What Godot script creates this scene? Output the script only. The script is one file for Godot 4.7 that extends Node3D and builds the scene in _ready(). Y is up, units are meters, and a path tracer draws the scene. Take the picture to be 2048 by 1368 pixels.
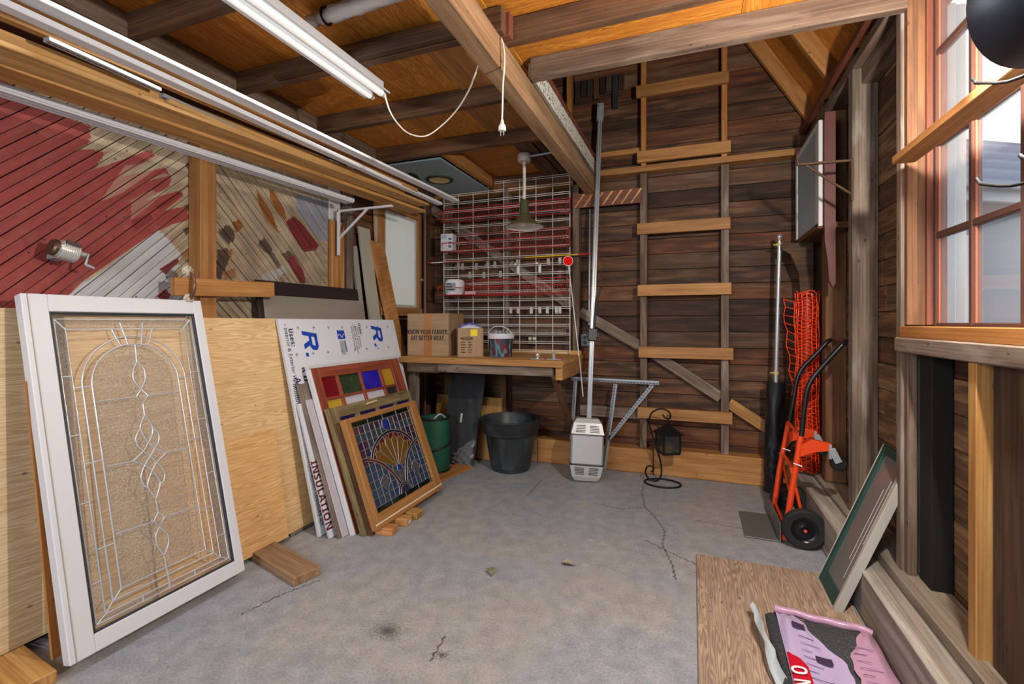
extends Node3D
# ---- photograph geometry: a pixel gives a direction, the plane it lies on gives the distance ----
const F := 950.0
const CX := 1024.0
const CY := 645.0
const EYE := 1.25
var TH := atan(361.0 / 950.0)
var rng := RandomNumberGenerator.new()
var M := {}
var used := {}
const BL := -2.48   # left wall face
const BB := -4.2    # back wall face
const BR := 0.905   # right wall face

func _ready():
	rng.seed = 7
	setup_camera()
	setup_light()
	make_materials()
	build_floor()
	build_back_wall()
	build_right_wall()
	build_left_wall()
	build_ceiling()
	build_front_wall()
	build_outside()
	build_objects()

func setup_camera():
	var c := Camera3D.new()
	c.name = "camera"
	c.projection = Camera3D.PROJECTION_FRUSTUM
	c.near = 0.1
	c.far = 200.0
	c.size = 0.1 * 1368.0 / F
	c.frustum_offset = Vector2(0, -0.1 * (684.0 - CY) / F)
	c.position = Vector3(0, EYE, 0)
	c.rotation.y = TH
	add_child(c)
	c.current = true

func setup_light():
	var sky_m := ProceduralSkyMaterial.new()
	sky_m.sky_top_color = Color(0.80, 0.86, 0.94)
	sky_m.sky_horizon_color = Color(0.93, 0.94, 0.97)
	sky_m.ground_horizon_color = Color(0.8, 0.8, 0.8)
	sky_m.ground_bottom_color = Color(0.45, 0.45, 0.45)
	sky_m.sky_energy_multiplier = 1.0
	sky_m.sun_angle_max = 0.0
	var sky := Sky.new()
	sky.sky_material = sky_m
	var e := Environment.new()
	e.background_mode = Environment.BG_SKY
	e.sky = sky
	e.background_energy_multiplier = 2.2
	e.tonemap_mode = Environment.TONE_MAPPER_LINEAR
	e.tonemap_exposure = 1.1
	e.sdfgi_enabled = true
	e.ssao_enabled = true
	e.ssil_enabled = true
	var we := WorldEnvironment.new()
	we.name = "world_environment"
	we.environment = e
	add_child(we)
	# softbox added out of view behind the camera to brighten the room
	var t := thing("added_fill_softbox", "added white fill softbox on a stand unseen behind the camera", "light", Transform3D(Basis(Vector3.UP, -0.2) * Basis(Vector3.RIGHT, -0.1), Vector3(-1.3, 1.9, 1.6)))
	var st := mb()
	bb(st, Vector3(-0.6, -0.45, 0.0), Vector3(0.6, 0.45, 0.02), 0.0)
	var em := mat(Color(0.95, 0.95, 0.97), 0.6)
	em.emission_enabled = true
	em.emission = Color(0.95, 0.97, 1.0)
	em.emission_energy_multiplier = 1.0
	part(t, "fill_diffuser", st, em)
	st = mb()
	for sx in [-1, 1]:
		quad(st, Vector3(sx * 0.6, -0.45, 0.02), Vector3(sx * 0.6, 0.45, 0.02), Vector3(sx * 0.08, 0.08, 0.4), Vector3(sx * 0.08, -0.08, 0.4))
	for sy in [-1, 1]:
		quad(st, Vector3(-0.6, sy * 0.45, 0.02), Vector3(0.6, sy * 0.45, 0.02), Vector3(0.08, sy * 0.08, 0.4), Vector3(-0.08, sy * 0.08, 0.4))
	part(t, "hood", st, mat(Color(0.03, 0.03, 0.03), 0.8))
	st = mb()
	tube(st, [Vector3(0, 0, 0.3), Vector3(0, -1.86, 0.07)], 0.015, 8)
	part(t, "stand", st, mat(Color(0.05, 0.05, 0.05), 0.5))
	var al := AreaLight3D.new()
	al.name = "added_fill_glow"
	al.area_size = Vector2(1.2, 0.9)
	al.light_energy = 4.2
	al.light_color = Color(0.93, 0.96, 1.0)
	al.shadow_enabled = true
	t.add_child(al)
	al.position = Vector3(0, 0, -0.02)

# ---- pixel helpers ----
func ray(x: float, y: float) -> Vector3:
	return Vector3((x - CX) / F, -(y - CY) / F, -1.0).rotated(Vector3.UP, TH)
func fl(x: float, y: float, h := 0.0) -> Vector3:
	var r := ray(x, y)
	return Vector3(0, EYE, 0) + r * ((h - EYE) / r.y)
func zp(x: float, y: float, z: float) -> Vector3:
	var r := ray(x, y)
	return Vector3(0, EYE, 0) + r * (z / r.z)
func xp(x: float, y: float, px: float) -> Vector3:
	var r := ray(x, y)
	return Vector3(0, EYE, 0) + r * (px / r.x)

# ---- mesh helpers ----
func mb() -> SurfaceTool:
	var st := SurfaceTool.new()
	st.begin(Mesh.PRIMITIVE_TRIANGLES)
	return st
func tri(st: SurfaceTool, a: Vector3, b: Vector3, c: Vector3, n: Vector3, ua := Vector2.ZERO, ub := Vector2.ZERO, uc := Vector2.ZERO):
	# a, b, c counter-clockwise from outside; Godot wants clockwise
	st.set_normal(n); st.set_uv(ua); st.add_vertex(a)
	st.set_normal(n); st.set_uv(uc); st.add_vertex(c)
	st.set_normal(n); st.set_uv(ub); st.add_vertex(b)
func quad(st: SurfaceTool, a: Vector3, b: Vector3, c: Vector3, d: Vector3, uvs = null):
	var n := (b - a).cross(c - a).normalized()
	if uvs == null:
		uvs = [Vector2(0, 0), Vector2(1, 0), Vector2(1, 1), Vector2(0, 1)]
	tri(st, a, b, c, n, uvs[0], uvs[1], uvs[2])
	tri(st, a, c, d, n, uvs[0], uvs[2], uvs[3])
func at(p: Vector3, yaw := 0.0) -> Transform3D:
	return Transform3D(Basis(Vector3.UP, yaw), p)
# box with chamfered edges; grain runs along the longest side; uv in metres (2 m by 0.5 m per texture)
func box(st: SurfaceTool, xf: Transform3D, s: Vector3, b := 0.0015, ax := -1):
	var h := s * 0.5
	if ax < 0:
		ax = s.max_axis_index()
	var uo := Vector2(rng.randf(), rng.randf())
	b = minf(b, s[s.min_axis_index()] * 0.4)
	var faces := []
	for a in 3:
		var b1 := (a + 1) % 3
		var c1 := (a + 2) % 3
		for sg in [-1.0, 1.0]:
			var f := []
			for q in [[-1, -1], [1, -1], [1, 1], [-1, 1]]:
				var p := Vector3.ZERO
				p[a] = sg * h[a]
				p[b1] = q[0] * (h[b1] - b)
				p[c1] = q[1] * (h[c1] - b)
				f.append(p)
			faces.append(f)
		if b > 0.0:
			for sb in [-1.0, 1.0]:
				for sc in [-1.0, 1.0]:
					var p1 := Vector3.ZERO
					p1[b1] = sb * h[b1]; p1[c1] = sc * (h[c1] - b)
					var p2 := Vector3.ZERO
					p2[b1] = sb * (h[b1] - b); p2[c1] = sc * h[c1]
					var e := h[a] - b
					var q1 := p1; q1[a] = -e
					var q2 := p1; q2[a] = e
					var q3 := p2; q3[a] = e
					var q4 := p2; q4[a] = -e
					faces.append([q1, q2, q3, q4])
	if b > 0.0:
		for sx in [-1.0, 1.0]:
			for sy in [-1.0, 1.0]:
				for sz in [-1.0, 1.0]:
					faces.append([Vector3(sx * h.x, sy * (h.y - b), sz * (h.z - b)), Vector3(sx * (h.x - b), sy * h.y, sz * (h.z - b)), Vector3(sx * (h.x - b), sy * (h.y - b), sz * h.z)])
	var o1 := (ax + 1) % 3
	var o2 := (ax + 2) % 3
	for f in faces:
		var n: Vector3 = (f[1] - f[0]).cross(f[2] - f[0])
		if n.dot(f[0] + f[1] + f[2]) < 0.0:
			f.reverse()
			n = -n
		n = n.normalized()
		var nw := (xf.basis * n).normalized()
		var uv := []
		var pv := []
		for p in f:
			var u: float
			var v: float
			if absf(n[ax]) > 0.8:
				u = p[o1] * 0.25; v = p[o2] * 2.0
			elif absf(n[o1]) > absf(n[o2]):
				u = p[ax] * 0.5; v = (p[o2] + 0.37 * signf(n[o1])) * 2.0
			else:
				u = p[ax] * 0.5; v = (p[o1] + 0.21 * signf(n[o2])) * 2.0
			uv.append(Vector2(u, v) + uo)
			pv.append(xf * p)
		tri(st, pv[0], pv[1], pv[2], nw, uv[0], uv[1], uv[2])
		if f.size() == 4:
			tri(st, pv[0], pv[2], pv[3], nw, uv[0], uv[2], uv[3])
# box between two corners
func bb(st: SurfaceTool, a: Vector3, c: Vector3, b := 0.0015, ax := -1):
	box(st, Transform3D(Basis.IDENTITY, (a + c) * 0.5), (c - a).abs(), b, ax)
# square timber from p to q, w across (horizontal-ish), d along the second axis
func beam(st: SurfaceTool, p: Vector3, q: Vector3, w: float, d: float, up := Vector3.UP, b := 0.002):
	var x := (q - p).normalized()
	var z := x.cross(up).normalized()
	var y := z.cross(x).normalized()
	box(st, Transform3D(Basis(x, y, z), (p + q) * 0.5), Vector3(p.distance_to(q), d, w), b, 0)
func tube(st: SurfaceTool, pts: Array, r: float, n := 8, closed := false, r2 := -1.0):
	if r2 < 0.0:
		r2 = r
	var m := pts.size()
	var prev := Vector3.ZERO
	var rings := []
	var lens := 0.0
	for i in m:
		var t: Vector3
		if closed:
			t = (pts[(i + 1) % m] - pts[(i - 1 + m) % m]).normalized()
		elif i == 0:
			t = (pts[1] - pts[0]).normalized()
		elif i == m - 1:
			t = (pts[m - 1] - pts[m - 2]).normalized()
		else:
			t = ((pts[i + 1] - pts[i]).normalized() + (pts[i] - pts[i - 1]).normalized()).normalized()
		if i == 0:
			prev = t.cross(Vector3.UP if absf(t.y) < 0.9 else Vector3.RIGHT).normalized()
		else:
			prev = (prev - t * prev.dot(t)).normalized()
			lens += pts[i].distance_to(pts[i - 1])
		var bn := t.cross(prev)
		var ring := []
		var rr := lerpf(r, r2, float(i) / maxf(1.0, m - 1))
		for k in n:
			var a := TAU * k / n
			var nv: Vector3 = prev * cos(a) + bn * sin(a)
			ring.append([pts[i] + nv * rr, nv, Vector2(lens * 0.5, float(k) / n)])
		rings.append(ring)
	var cnt := m if closed else m - 1
	for i in cnt:
		var A: Array = rings[i]
		var B: Array = rings[(i + 1) % m]
		for k in n:
			var l := (k + 1) % n
			for v in [A[k], B[k], B[l], A[k], B[l], A[l]]:
				st.set_normal(v[1]); st.set_uv(v[2]); st.add_vertex(v[0])
	if not closed:
		for e in [0, m - 1]:
			var c: Vector3 = pts[e]
			var nn: Vector3 = (pts[0] - pts[1]).normalized() if e == 0 else (pts[m - 1] - pts[m - 2]).normalized()
			for k in n:
				var l := (k + 1) % n
				var pa: Vector3 = rings[e][k][0]
				var pb: Vector3 = rings[e][l][0]
				if e == 0:
					tri(st, c, pb, pa, nn)
				else:
					tri(st, c, pa, pb, nn)
# surface of revolution about y; prof = [Vector2(r, y)...]; smooth except at sharp bends
func lathe(st: SurfaceTool, prof: Array, n := 24, xf := Transform3D.IDENTITY):
	var m := prof.size()
	var sn := []
	for i in m - 1:
		var d: Vector2 = prof[i + 1] - prof[i]
		sn.append(Vector2(d.y, -d.x).normalized())
	for i in m - 1:
		var na: Vector2 = sn[i]
		var nb: Vector2 = sn[i]
		if i > 0 and sn[i - 1].dot(sn[i]) > 0.75:
			na = (sn[i - 1] + sn[i]).normalized()
		if i < m - 2 and sn[i + 1].dot(sn[i]) > 0.75:
			nb = (sn[i + 1] + sn[i]).normalized()
		for k in n:
			var a0 := TAU * k / n
			var a1 := TAU * (k + 1) / n
			var v := []
			for q in [[prof[i], na, a0, i], [prof[i], na, a1, i], [prof[i + 1], nb, a1, i + 1], [prof[i + 1], nb, a0, i + 1]]:
				var p: Vector2 = q[0]
				var nn: Vector2 = q[1]
				v.append([xf * Vector3(p.x * cos(q[2]), p.y, p.x * sin(q[2])), (xf.basis * Vector3(nn.x * cos(q[2]), nn.y, nn.x * sin(q[2]))).normalized(), Vector2(q[2] / TAU * 2.0, float(q[3]) / (m - 1))])
			for t in [0, 1, 2, 0, 2, 3]:
				st.set_normal(v[t][1]); st.set_uv(v[t][2]); st.add_vertex(v[t][0])
# polygon in local xy, thickness along +z from 0 to d; uv = xy * us
func prism(st: SurfaceTool, poly: Array, d: float, xf := Transform3D.IDENTITY, us := Vector2(1, 1), uo := Vector2.ZERO):
	var pp := PackedVector2Array(poly)
	if Geometry2D.is_polygon_clockwise(pp):
		pp.reverse()
	var ix := Geometry2D.triangulate_polygon(pp)
	for i in range(0, ix.size(), 3):
		var q := [pp[ix[i]], pp[ix[i + 1]], pp[ix[i + 2]]]
		if (q[1] - q[0]).cross(q[2] - q[0]) < 0.0:
			q.reverse()
		for side in 2:
			var z := d if side == 1 else 0.0
			var v := []
			for p in q:
				v.append(xf * Vector3(p.x, p.y, z))
			var nn := (xf.basis * Vector3(0, 0, 1 if side == 1 else -1)).normalized()
			if side == 1:
				tri(st, v[0], v[1], v[2], nn, q[0] * us + uo, q[1] * us + uo, q[2] * us + uo)
			else:
				tri(st, v[0], v[2], v[1], nn, q[0] * us + uo, q[2] * us + uo, q[1] * us + uo)
	for i in pp.size():
		var a := pp[i]
		var b := pp[(i + 1) % pp.size()]
		quad(st, xf * Vector3(a.x, a.y, 0), xf * Vector3(b.x, b.y, 0), xf * Vector3(b.x, b.y, d), xf * Vector3(a.x, a.y, d), [a * us + uo, b * us + uo, b * us + uo + Vector2(0.01, 0.01), a * us + uo + Vector2(0.01, 0.01)])

# ---- node helpers ----
func uname(called: String) -> String:
	var n: int = used.get(called, 0)
	used[called] = n + 1
	return called if n == 0 else "%s_%03d" % [called, n]
func thing(called: String, label: String, category: String, xf := Transform3D.IDENTITY, group := "") -> Node3D:
	var o := Node3D.new()
	o.name = uname(called)
	add_child(o)
	o.transform = xf
	o.set_meta("label", label)
	o.set_meta("category", category)
	if group != "":
		o.set_meta("group", group)
	return o
func part(parent: Node3D, called: String, st: SurfaceTool, m: Material, label := "") -> MeshInstance3D:
	var o := MeshInstance3D.new()
	o.mesh = st.commit()
	o.mesh.surface_set_material(0, m)
	o.name = called
	parent.add_child(o, true)
	if label != "":
		o.set_meta("label", label)
	return o
func inst(parent: Node3D, called: String, mesh: Mesh, m: Material, xf := Transform3D.IDENTITY) -> MeshInstance3D:
	var o := MeshInstance3D.new()
	o.mesh = mesh
	o.material_override = m
	o.name = called
	parent.add_child(o, true)
	o.transform = xf
	return o
# a part whose shape was built in world metres
func wpart(parent: Node3D, called: String, st: SurfaceTool, m: Material, label := "") -> MeshInstance3D:
	var o := part(parent, called, st, m, label)
	o.transform = (Transform3D.IDENTITY if parent == self else glob(parent)).affine_inverse()
	return o
func glob(n: Node) -> Transform3D:
	var t := Transform3D.IDENTITY
	while n is Node3D and n != self:
		t = (n as Node3D).transform * t
		n = n.get_parent()
	return t
func solo(called: String, label: String, category: String, st: SurfaceTool, m: Material, xf := Transform3D.IDENTITY, group := "") -> MeshInstance3D:
	var o := part(self, uname(called), st, m, label)
	o.transform = xf
	o.set_meta("category", category)
	if group != "":
		o.set_meta("group", group)
	return o
func struct_root(called: String) -> Node3D:
	var o := Node3D.new()
	o.name = called
	add_child(o)
	o.set_meta("kind", "structure")
	return o
func struct_mesh(called: String, st: SurfaceTool, m: Material) -> MeshInstance3D:
	var o := part(self, called, st, m)
	o.set_meta("kind", "structure")
	return o
func lettering(parent: Node3D, text: String, height: float, m: Material, xf: Transform3D, bold := true) -> MeshInstance3D:
	var tm := TextMesh.new()
	var fnt := SystemFont.new()
	fnt.font_names = PackedStringArray(["Droid Sans"])
	fnt.font_weight = 700 if bold else 400
	tm.font = fnt
	tm.text = text
	tm.font_size = 64
	tm.pixel_size = height / 64.0 * 1.35
	tm.depth = 0.0008
	tm.curve_step = 2.0
	return inst(parent, "lettering", tm, m, xf)

# ---- materials ----
func noise(sd: int, freq: float, w: int, h: int, tw: int, th: int, oct := 3) -> PackedByteArray:
	var n := FastNoiseLite.new()
	n.seed = sd
	n.noise_type = FastNoiseLite.TYPE_SIMPLEX_SMOOTH
	n.frequency = freq
	n.fractal_octaves = oct
	var im := n.get_seamless_image(w, h)
	im.convert(Image.FORMAT_L8)
	if w != tw or h != th:
		im.resize(tw, th, Image.INTERPOLATE_CUBIC)
	return im.get_data()
# c0 dark grain, c1 light grain, c2 blotches (k of them); rings > 0 gives plywood figure
func wood_tex(sd: int, c0: Color, c1: Color, c2: Color, k := 0.5, rings := 0.0, w := 512, h := 512, con := 16) -> ImageTexture:
	var g := noise(sd, 0.09, 24, h, w, h, 4)
	var m := noise(sd + 1, 0.03, 64, 256, w, h, 3)
	var bl := noise(sd + 2, 0.03, 128, 192, w, h, 5)
	var lut := PackedByteArray()
	var lut2 := PackedByteArray()
	for i in 256:
		var c := c0.lerp(c1, i / 255.0)
		lut.append(int(c.r * 255)); lut.append(int(c.g * 255)); lut.append(int(c.b * 255))
		lut2.append(int(255.0 * k * smoothstep(0.45, 0.8, i / 255.0)))
	var fr := PackedByteArray()
	for i in 256:
		fr.append(int(127.5 + 127.5 * sin(i / 255.0 * rings * TAU)))
	var out := PackedByteArray()
	out.resize(w * h * 3)
	var r2 := int(c2.r * 255)
	var g2 := int(c2.g * 255)
	var b2 := int(c2.b * 255)
	for i in w * h:
		var t: int
		if rings > 0.0:
			t = (fr[m[i]] * 2 + g[i] * 2 + bl[i]) / 5
		else:
			t = (g[i] * 3 + m[i] * 3 + bl[i] * 2) / 8
		t = clampi((t - 128) * con / 8 + 128, 0, 255) * 3
		var q: int = lut2[bl[(i * 1 + 7919) % (w * h)]]
		var j := i * 3
		out[j] = lut[t] + (r2 - lut[t]) * q / 255
		out[j + 1] = lut[t + 1] + (g2 - lut[t + 1]) * q / 255
		out[j + 2] = lut[t + 2] + (b2 - lut[t + 2]) * q / 255
	var im := Image.create_from_data(w, h, false, Image.FORMAT_RGB8, out)
	# knots, nail holes and flecks
	var rr := RandomNumberGenerator.new()
	rr.seed = sd
	if w >= 512:
		for q in 16:
			var kx := rr.randi_range(12, w - 13)
			var ky := rr.randi_range(12, h - 13)
			var kr := rr.randf_range(2.0, 6.0)
			for yy in range(-9, 10):
				for xx in range(-6, 7):
					var dd := Vector2(xx * 2.2, yy).length()
					if dd < kr:
						im.set_pixel(kx + xx, ky + yy, im.get_pixel(kx + xx, ky + yy).lerp(c0.darkened(0.45), 0.8 * (1.0 - dd / kr * 0.5)))
		for q in 1500:
			var fx := rr.randi() % w
			var fy := rr.randi() % h
			im.set_pixel(fx, fy, im.get_pixel(fx, fy).lerp(c0.darkened(0.5) if q % 3 else c1.lightened(0.3), rr.randf_range(0.2, 0.7)))
	im.generate_mipmaps()
	return ImageTexture.create_from_image(im)
func mat(col: Color, rough := 0.7, metal := 0.0, tex: Texture2D = null) -> StandardMaterial3D:
	var m := StandardMaterial3D.new()
	m.albedo_color = col
	m.roughness = rough
	m.metallic = metal
	if tex:
		m.albedo_texture = tex
	return m
func rgb(r: int, g: int, b: int) -> Color:
	return Color8(r, g, b)
# a wood with some tints of it: M[name] is an array of materials
func wood(called: String, sd: int, c0: Color, c1: Color, c2: Color, k: float, rings: float, tints: Array, rough := 0.8, con := 16):
	var t := wood_tex(sd, c0, c1, c2, k, rings, 512, 512, con)
	var a := []
	for v in tints:
		a.append(mat(v if v is Color else Color(v, v, v), rough, 0.0, t))
	M[called] = a
func pick(called: String) -> Material:
	var a: Array = M[called]
	return a[rng.randi() % a.size()]
func glass(col: Color, alpha: float, rough := 0.03) -> StandardMaterial3D:
	var m := mat(Color(col.r, col.g, col.b, alpha), rough)
	m.transparency = BaseMaterial3D.TRANSPARENCY_ALPHA
	m.metallic_specular = 0.5
	return m

func make_materials():
	wood("old", 11, rgb(60, 38, 24), rgb(140, 96, 62), rgb(132, 120, 108), 0.4, 0.0, [0.8, 1.0, Color(1.0, 0.9, 0.8), Color(0.72, 0.66, 0.62), Color(0.95, 0.97, 1.0)], 0.75, 11)
	wood("oldb", 17, rgb(42, 27, 18), rgb(122, 78, 46), rgb(156, 118, 84), 0.45, 0.0, [0.85, 1.0, Color(1.0, 0.86, 0.74), Color(0.66, 0.6, 0.56)], 0.75, 14)
	wood("oldr", 23, rgb(92, 68, 46), rgb(168, 132, 94), rgb(72, 46, 30), 0.6, 0.0, [0.85, 1.0, Color(0.9, 0.85, 0.8), Color(0.7, 0.62, 0.58)], 0.75)
	wood("stud", 31, rgb(88, 72, 60), rgb(150, 132, 116), rgb(172, 164, 156), 0.5, 0.0, [0.9, 1.0, Color(0.85, 0.8, 0.76)], 0.85)
	wood("fir", 41, rgb(150, 98, 46), rgb(200, 148, 88), rgb(172, 116, 60), 0.4, 0.0, [0.92, 1.0, Color(1.0, 0.95, 0.88)], 0.65)
	wood("plyc", 53, rgb(170, 106, 32), rgb(222, 158, 68), rgb(190, 118, 40), 0.5, 7.0, [1.0, Color(0.93, 0.9, 0.88), Color(1, 0.96, 0.9)], 0.6)
	wood("plyl", 61, rgb(204, 174, 132), rgb(236, 214, 180), rgb(218, 190, 150), 0.4, 6.0, [1.0, Color(1.0, 0.95, 0.86), Color(0.98, 0.98, 0.96)], 0.6)
	wood("lum", 71, rgb(164, 120, 64), rgb(222, 182, 122), rgb(196, 146, 84), 0.4, 0.0, [1.0, Color(0.95, 0.9, 0.82), Color(1.0, 0.97, 0.92), Color(0.86, 0.8, 0.72)], 0.65)
	wood("joist", 83, rgb(58, 37, 22), rgb(122, 84, 52), rgb(104, 84, 66), 0.4, 0.0, [1.0, 0.8, Color(1.0, 0.94, 0.88)], 0.8)
	wood("beam", 97, rgb(112, 84, 58), rgb(172, 136, 100), rgb(150, 120, 92), 0.4, 0.0, [1.0], 0.8)
	wood("red", 101, rgb(96, 50, 34), rgb(142, 82, 58), rgb(84, 46, 36), 0.4, 0.0, [1.0], 0.6)
	wood("plyf", 113, rgb(128, 106, 88), rgb(184, 160, 138), rgb(158, 136, 118), 0.5, 8.0, [1.0], 0.7)
	wood("kerb", 127, rgb(120, 112, 102), rgb(184, 178, 168), rgb(150, 136, 120), 0.5, 0.0, [1.0, Color(0.92, 0.88, 0.84)], 0.85)
	wood("cedar", 131, rgb(92, 58, 34), rgb(140, 98, 62), rgb(80, 52, 34), 0.5, 0.0, [1.0, Color(0.8, 0.78, 0.76)], 0.75)
	M.white = mat(rgb(214, 214, 218), 0.45)
	M.whitew = mat(rgb(198, 196, 194), 0.6)
	M.black = mat(rgb(22, 22, 23), 0.45)
	M.iron = mat(rgb(30, 29, 29), 0.5, 0.6)
	M.steel = mat(rgb(186, 190, 194), 0.35, 0.5)
	M.galv = mat(rgb(162, 168, 174), 0.45, 0.35)
	M.chrome = mat(rgb(214, 214, 216), 0.15, 0.7)
	M.conc = mat(rgb(130, 130, 130), 0.9)
	M.glass = glass(rgb(225, 235, 240), 0.12)

# ---- floor ----
func build_floor():
	var n := 1280
	var a := noise(201, 0.012, 320, 320, n, n, 5)
	var b := noise(202, 0.05, 640, 640, n, n, 4)
	var c := noise(203, 0.22, n, n, n, n, 2)
	var out := PackedByteArray()
	out.resize(n * n * 3)
	for i in n * n:
		var y := i / n
		# grey cement, browner trodden dirt towards the back and the left
		var v: int = 150 + (b[i] - 128) / 9 + (c[i] - 128) / 7
		var d: int = clampi((a[i] - 120) * 2, 0, 110)
		var j := i * 3
		out[j] = clampi(v - 2 + d / 14, 0, 255)
		out[j + 1] = clampi(v + d / 30 + 1, 0, 255)
		out[j + 2] = clampi(v + 9 - d / 14, 0, 255)
	var im := Image.create_from_data(n, n, false, Image.FORMAT_RGB8, out)
	# cracks
	for line in [[[1288, 965], [1283, 985], [1290, 1015], [1308, 1032], [1330, 1062], [1324, 1090]], [[1083, 960], [1060, 985], [1052, 993]], [[1392, 1040], [1452, 1052], [1520, 1063]], [[1290, 1080], [1340, 1105], [1395, 1130]], [[1324, 1090], [1345, 1130], [1350, 1160]], [[860, 1320], [880, 1290], [890, 1270]], [[1185, 1005], [1240, 1018], [1290, 1015]], [[640, 1160], [560, 1190], [480, 1230]]]:
		for k in line.size() - 1:
			var p0 := fl(line[k][0], line[k][1])
			var p1 := fl(line[k + 1][0], line[k + 1][1])
			var steps := int(p0.distance_to(p1) * 700.0) + 2
			for s in steps:
				var p := p0.lerp(p1, float(s) / steps)
				var ix := int((p.x + 2.6) / 3.6 * n + sin(s * 0.21) * 1.6 + rng.randf_range(-0.8, 0.8))
				var iy := int((p.z + 4.3) / 3.6 * n + cos(s * 0.17) * 1.6 + rng.randf_range(-0.8, 0.8))
				if ix > 1 and iy > 1 and ix < n - 2 and iy < n - 2:
					im.set_pixel(ix, iy, Color(0.2, 0.18, 0.16))
					if rng.randf() < 0.4:
						im.set_pixel(ix + 1, iy, Color(0.28, 0.26, 0.24))
	# splashes of old paint, dark drips
	for sp in [[1070, 1007, 26, rgb(176, 160, 148)], [1180, 1080, 14, rgb(188, 186, 184)], [1205, 1088, 10, rgb(188, 186, 184)], [775, 1262, 40, rgb(86, 84, 84)], [810, 1275, 22, rgb(160, 160, 162)], [1082, 1030, 5, rgb(60, 60, 60)], [1130, 1090, 8, rgb(180, 178, 176)], [885, 1310, 14, rgb(74, 72, 70)], [1360, 985, 8, rgb(170, 160, 120)], [1170, 1130, 9, rgb(190, 188, 186)], [700, 1110, 7, rgb(176, 174, 172)]]:
		var p := fl(sp[0], sp[1])
		var cx := (p.x + 2.6) / 3.6 * n
		var cy := (p.z + 4.3) / 3.6 * n
		for q in int(sp[2] * sp[2] * 1.5):
			var r: float = absf(rng.randfn(0.0, 0.45)) * sp[2]
			var an := rng.randf() * TAU
			var ix := int(cx + cos(an) * r)
			var iy := int(cy + sin(an) * r * 0.7)
			if ix >= 0 and iy >= 0 and ix < n and iy < n:
				im.set_pixel(ix, iy, im.get_pixel(ix, iy).lerp(sp[3], 0.5))
	for q in 2600:
		var ix := rng.randi() % n
		var iy := rng.randi() % n
		im.set_pixel(ix, iy, Color(0.75, 0.75, 0.76) if rng.randf() < 0.6 else Color(0.22, 0.2, 0.2))
	im.generate_mipmaps()
	M.floor = mat(Color.WHITE, 0.55, 0.0, ImageTexture.create_from_image(im))
	var st := mb()
	var x0 := -2.75
	var x1 := 1.2
	var z0 := -4.45
	var z1 := 2.6
	var uvs := []
	for p in [Vector2(x0, z1), Vector2(x1, z1), Vector2(x1, z0), Vector2(x0, z0)]:
		uvs.append(Vector2((p.x + 2.6) / 3.6, (p.y + 4.3) / 3.6))
	quad(st, Vector3(x0, 0, z1), Vector3(x1, 0, z1), Vector3(x1, 0, z0), Vector3(x0, 0, z0), uvs)
	var lo := -0.15
	quad(st, Vector3(x0, lo, z0), Vector3(x1, lo, z0), Vector3(x1, lo, z1), Vector3(x0, lo, z1))
	quad(st, Vector3(x0, lo, z1), Vector3(x1, lo, z1), Vector3(x1, 0, z1), Vector3(x0, 0, z1))
	quad(st, Vector3(x1, lo, z0), Vector3(x0, lo, z0), Vector3(x0, 0, z0), Vector3(x1, 0, z0))
	quad(st, Vector3(x1, lo, z1), Vector3(x1, lo, z0), Vector3(x1, 0, z0), Vector3(x1, 0, z1))
	quad(st, Vector3(x0, lo, z0), Vector3(x0, lo, z1), Vector3(x0, 0, z1), Vector3(x0, 0, z0))
	struct_mesh("floor", st, M.floor)

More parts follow.
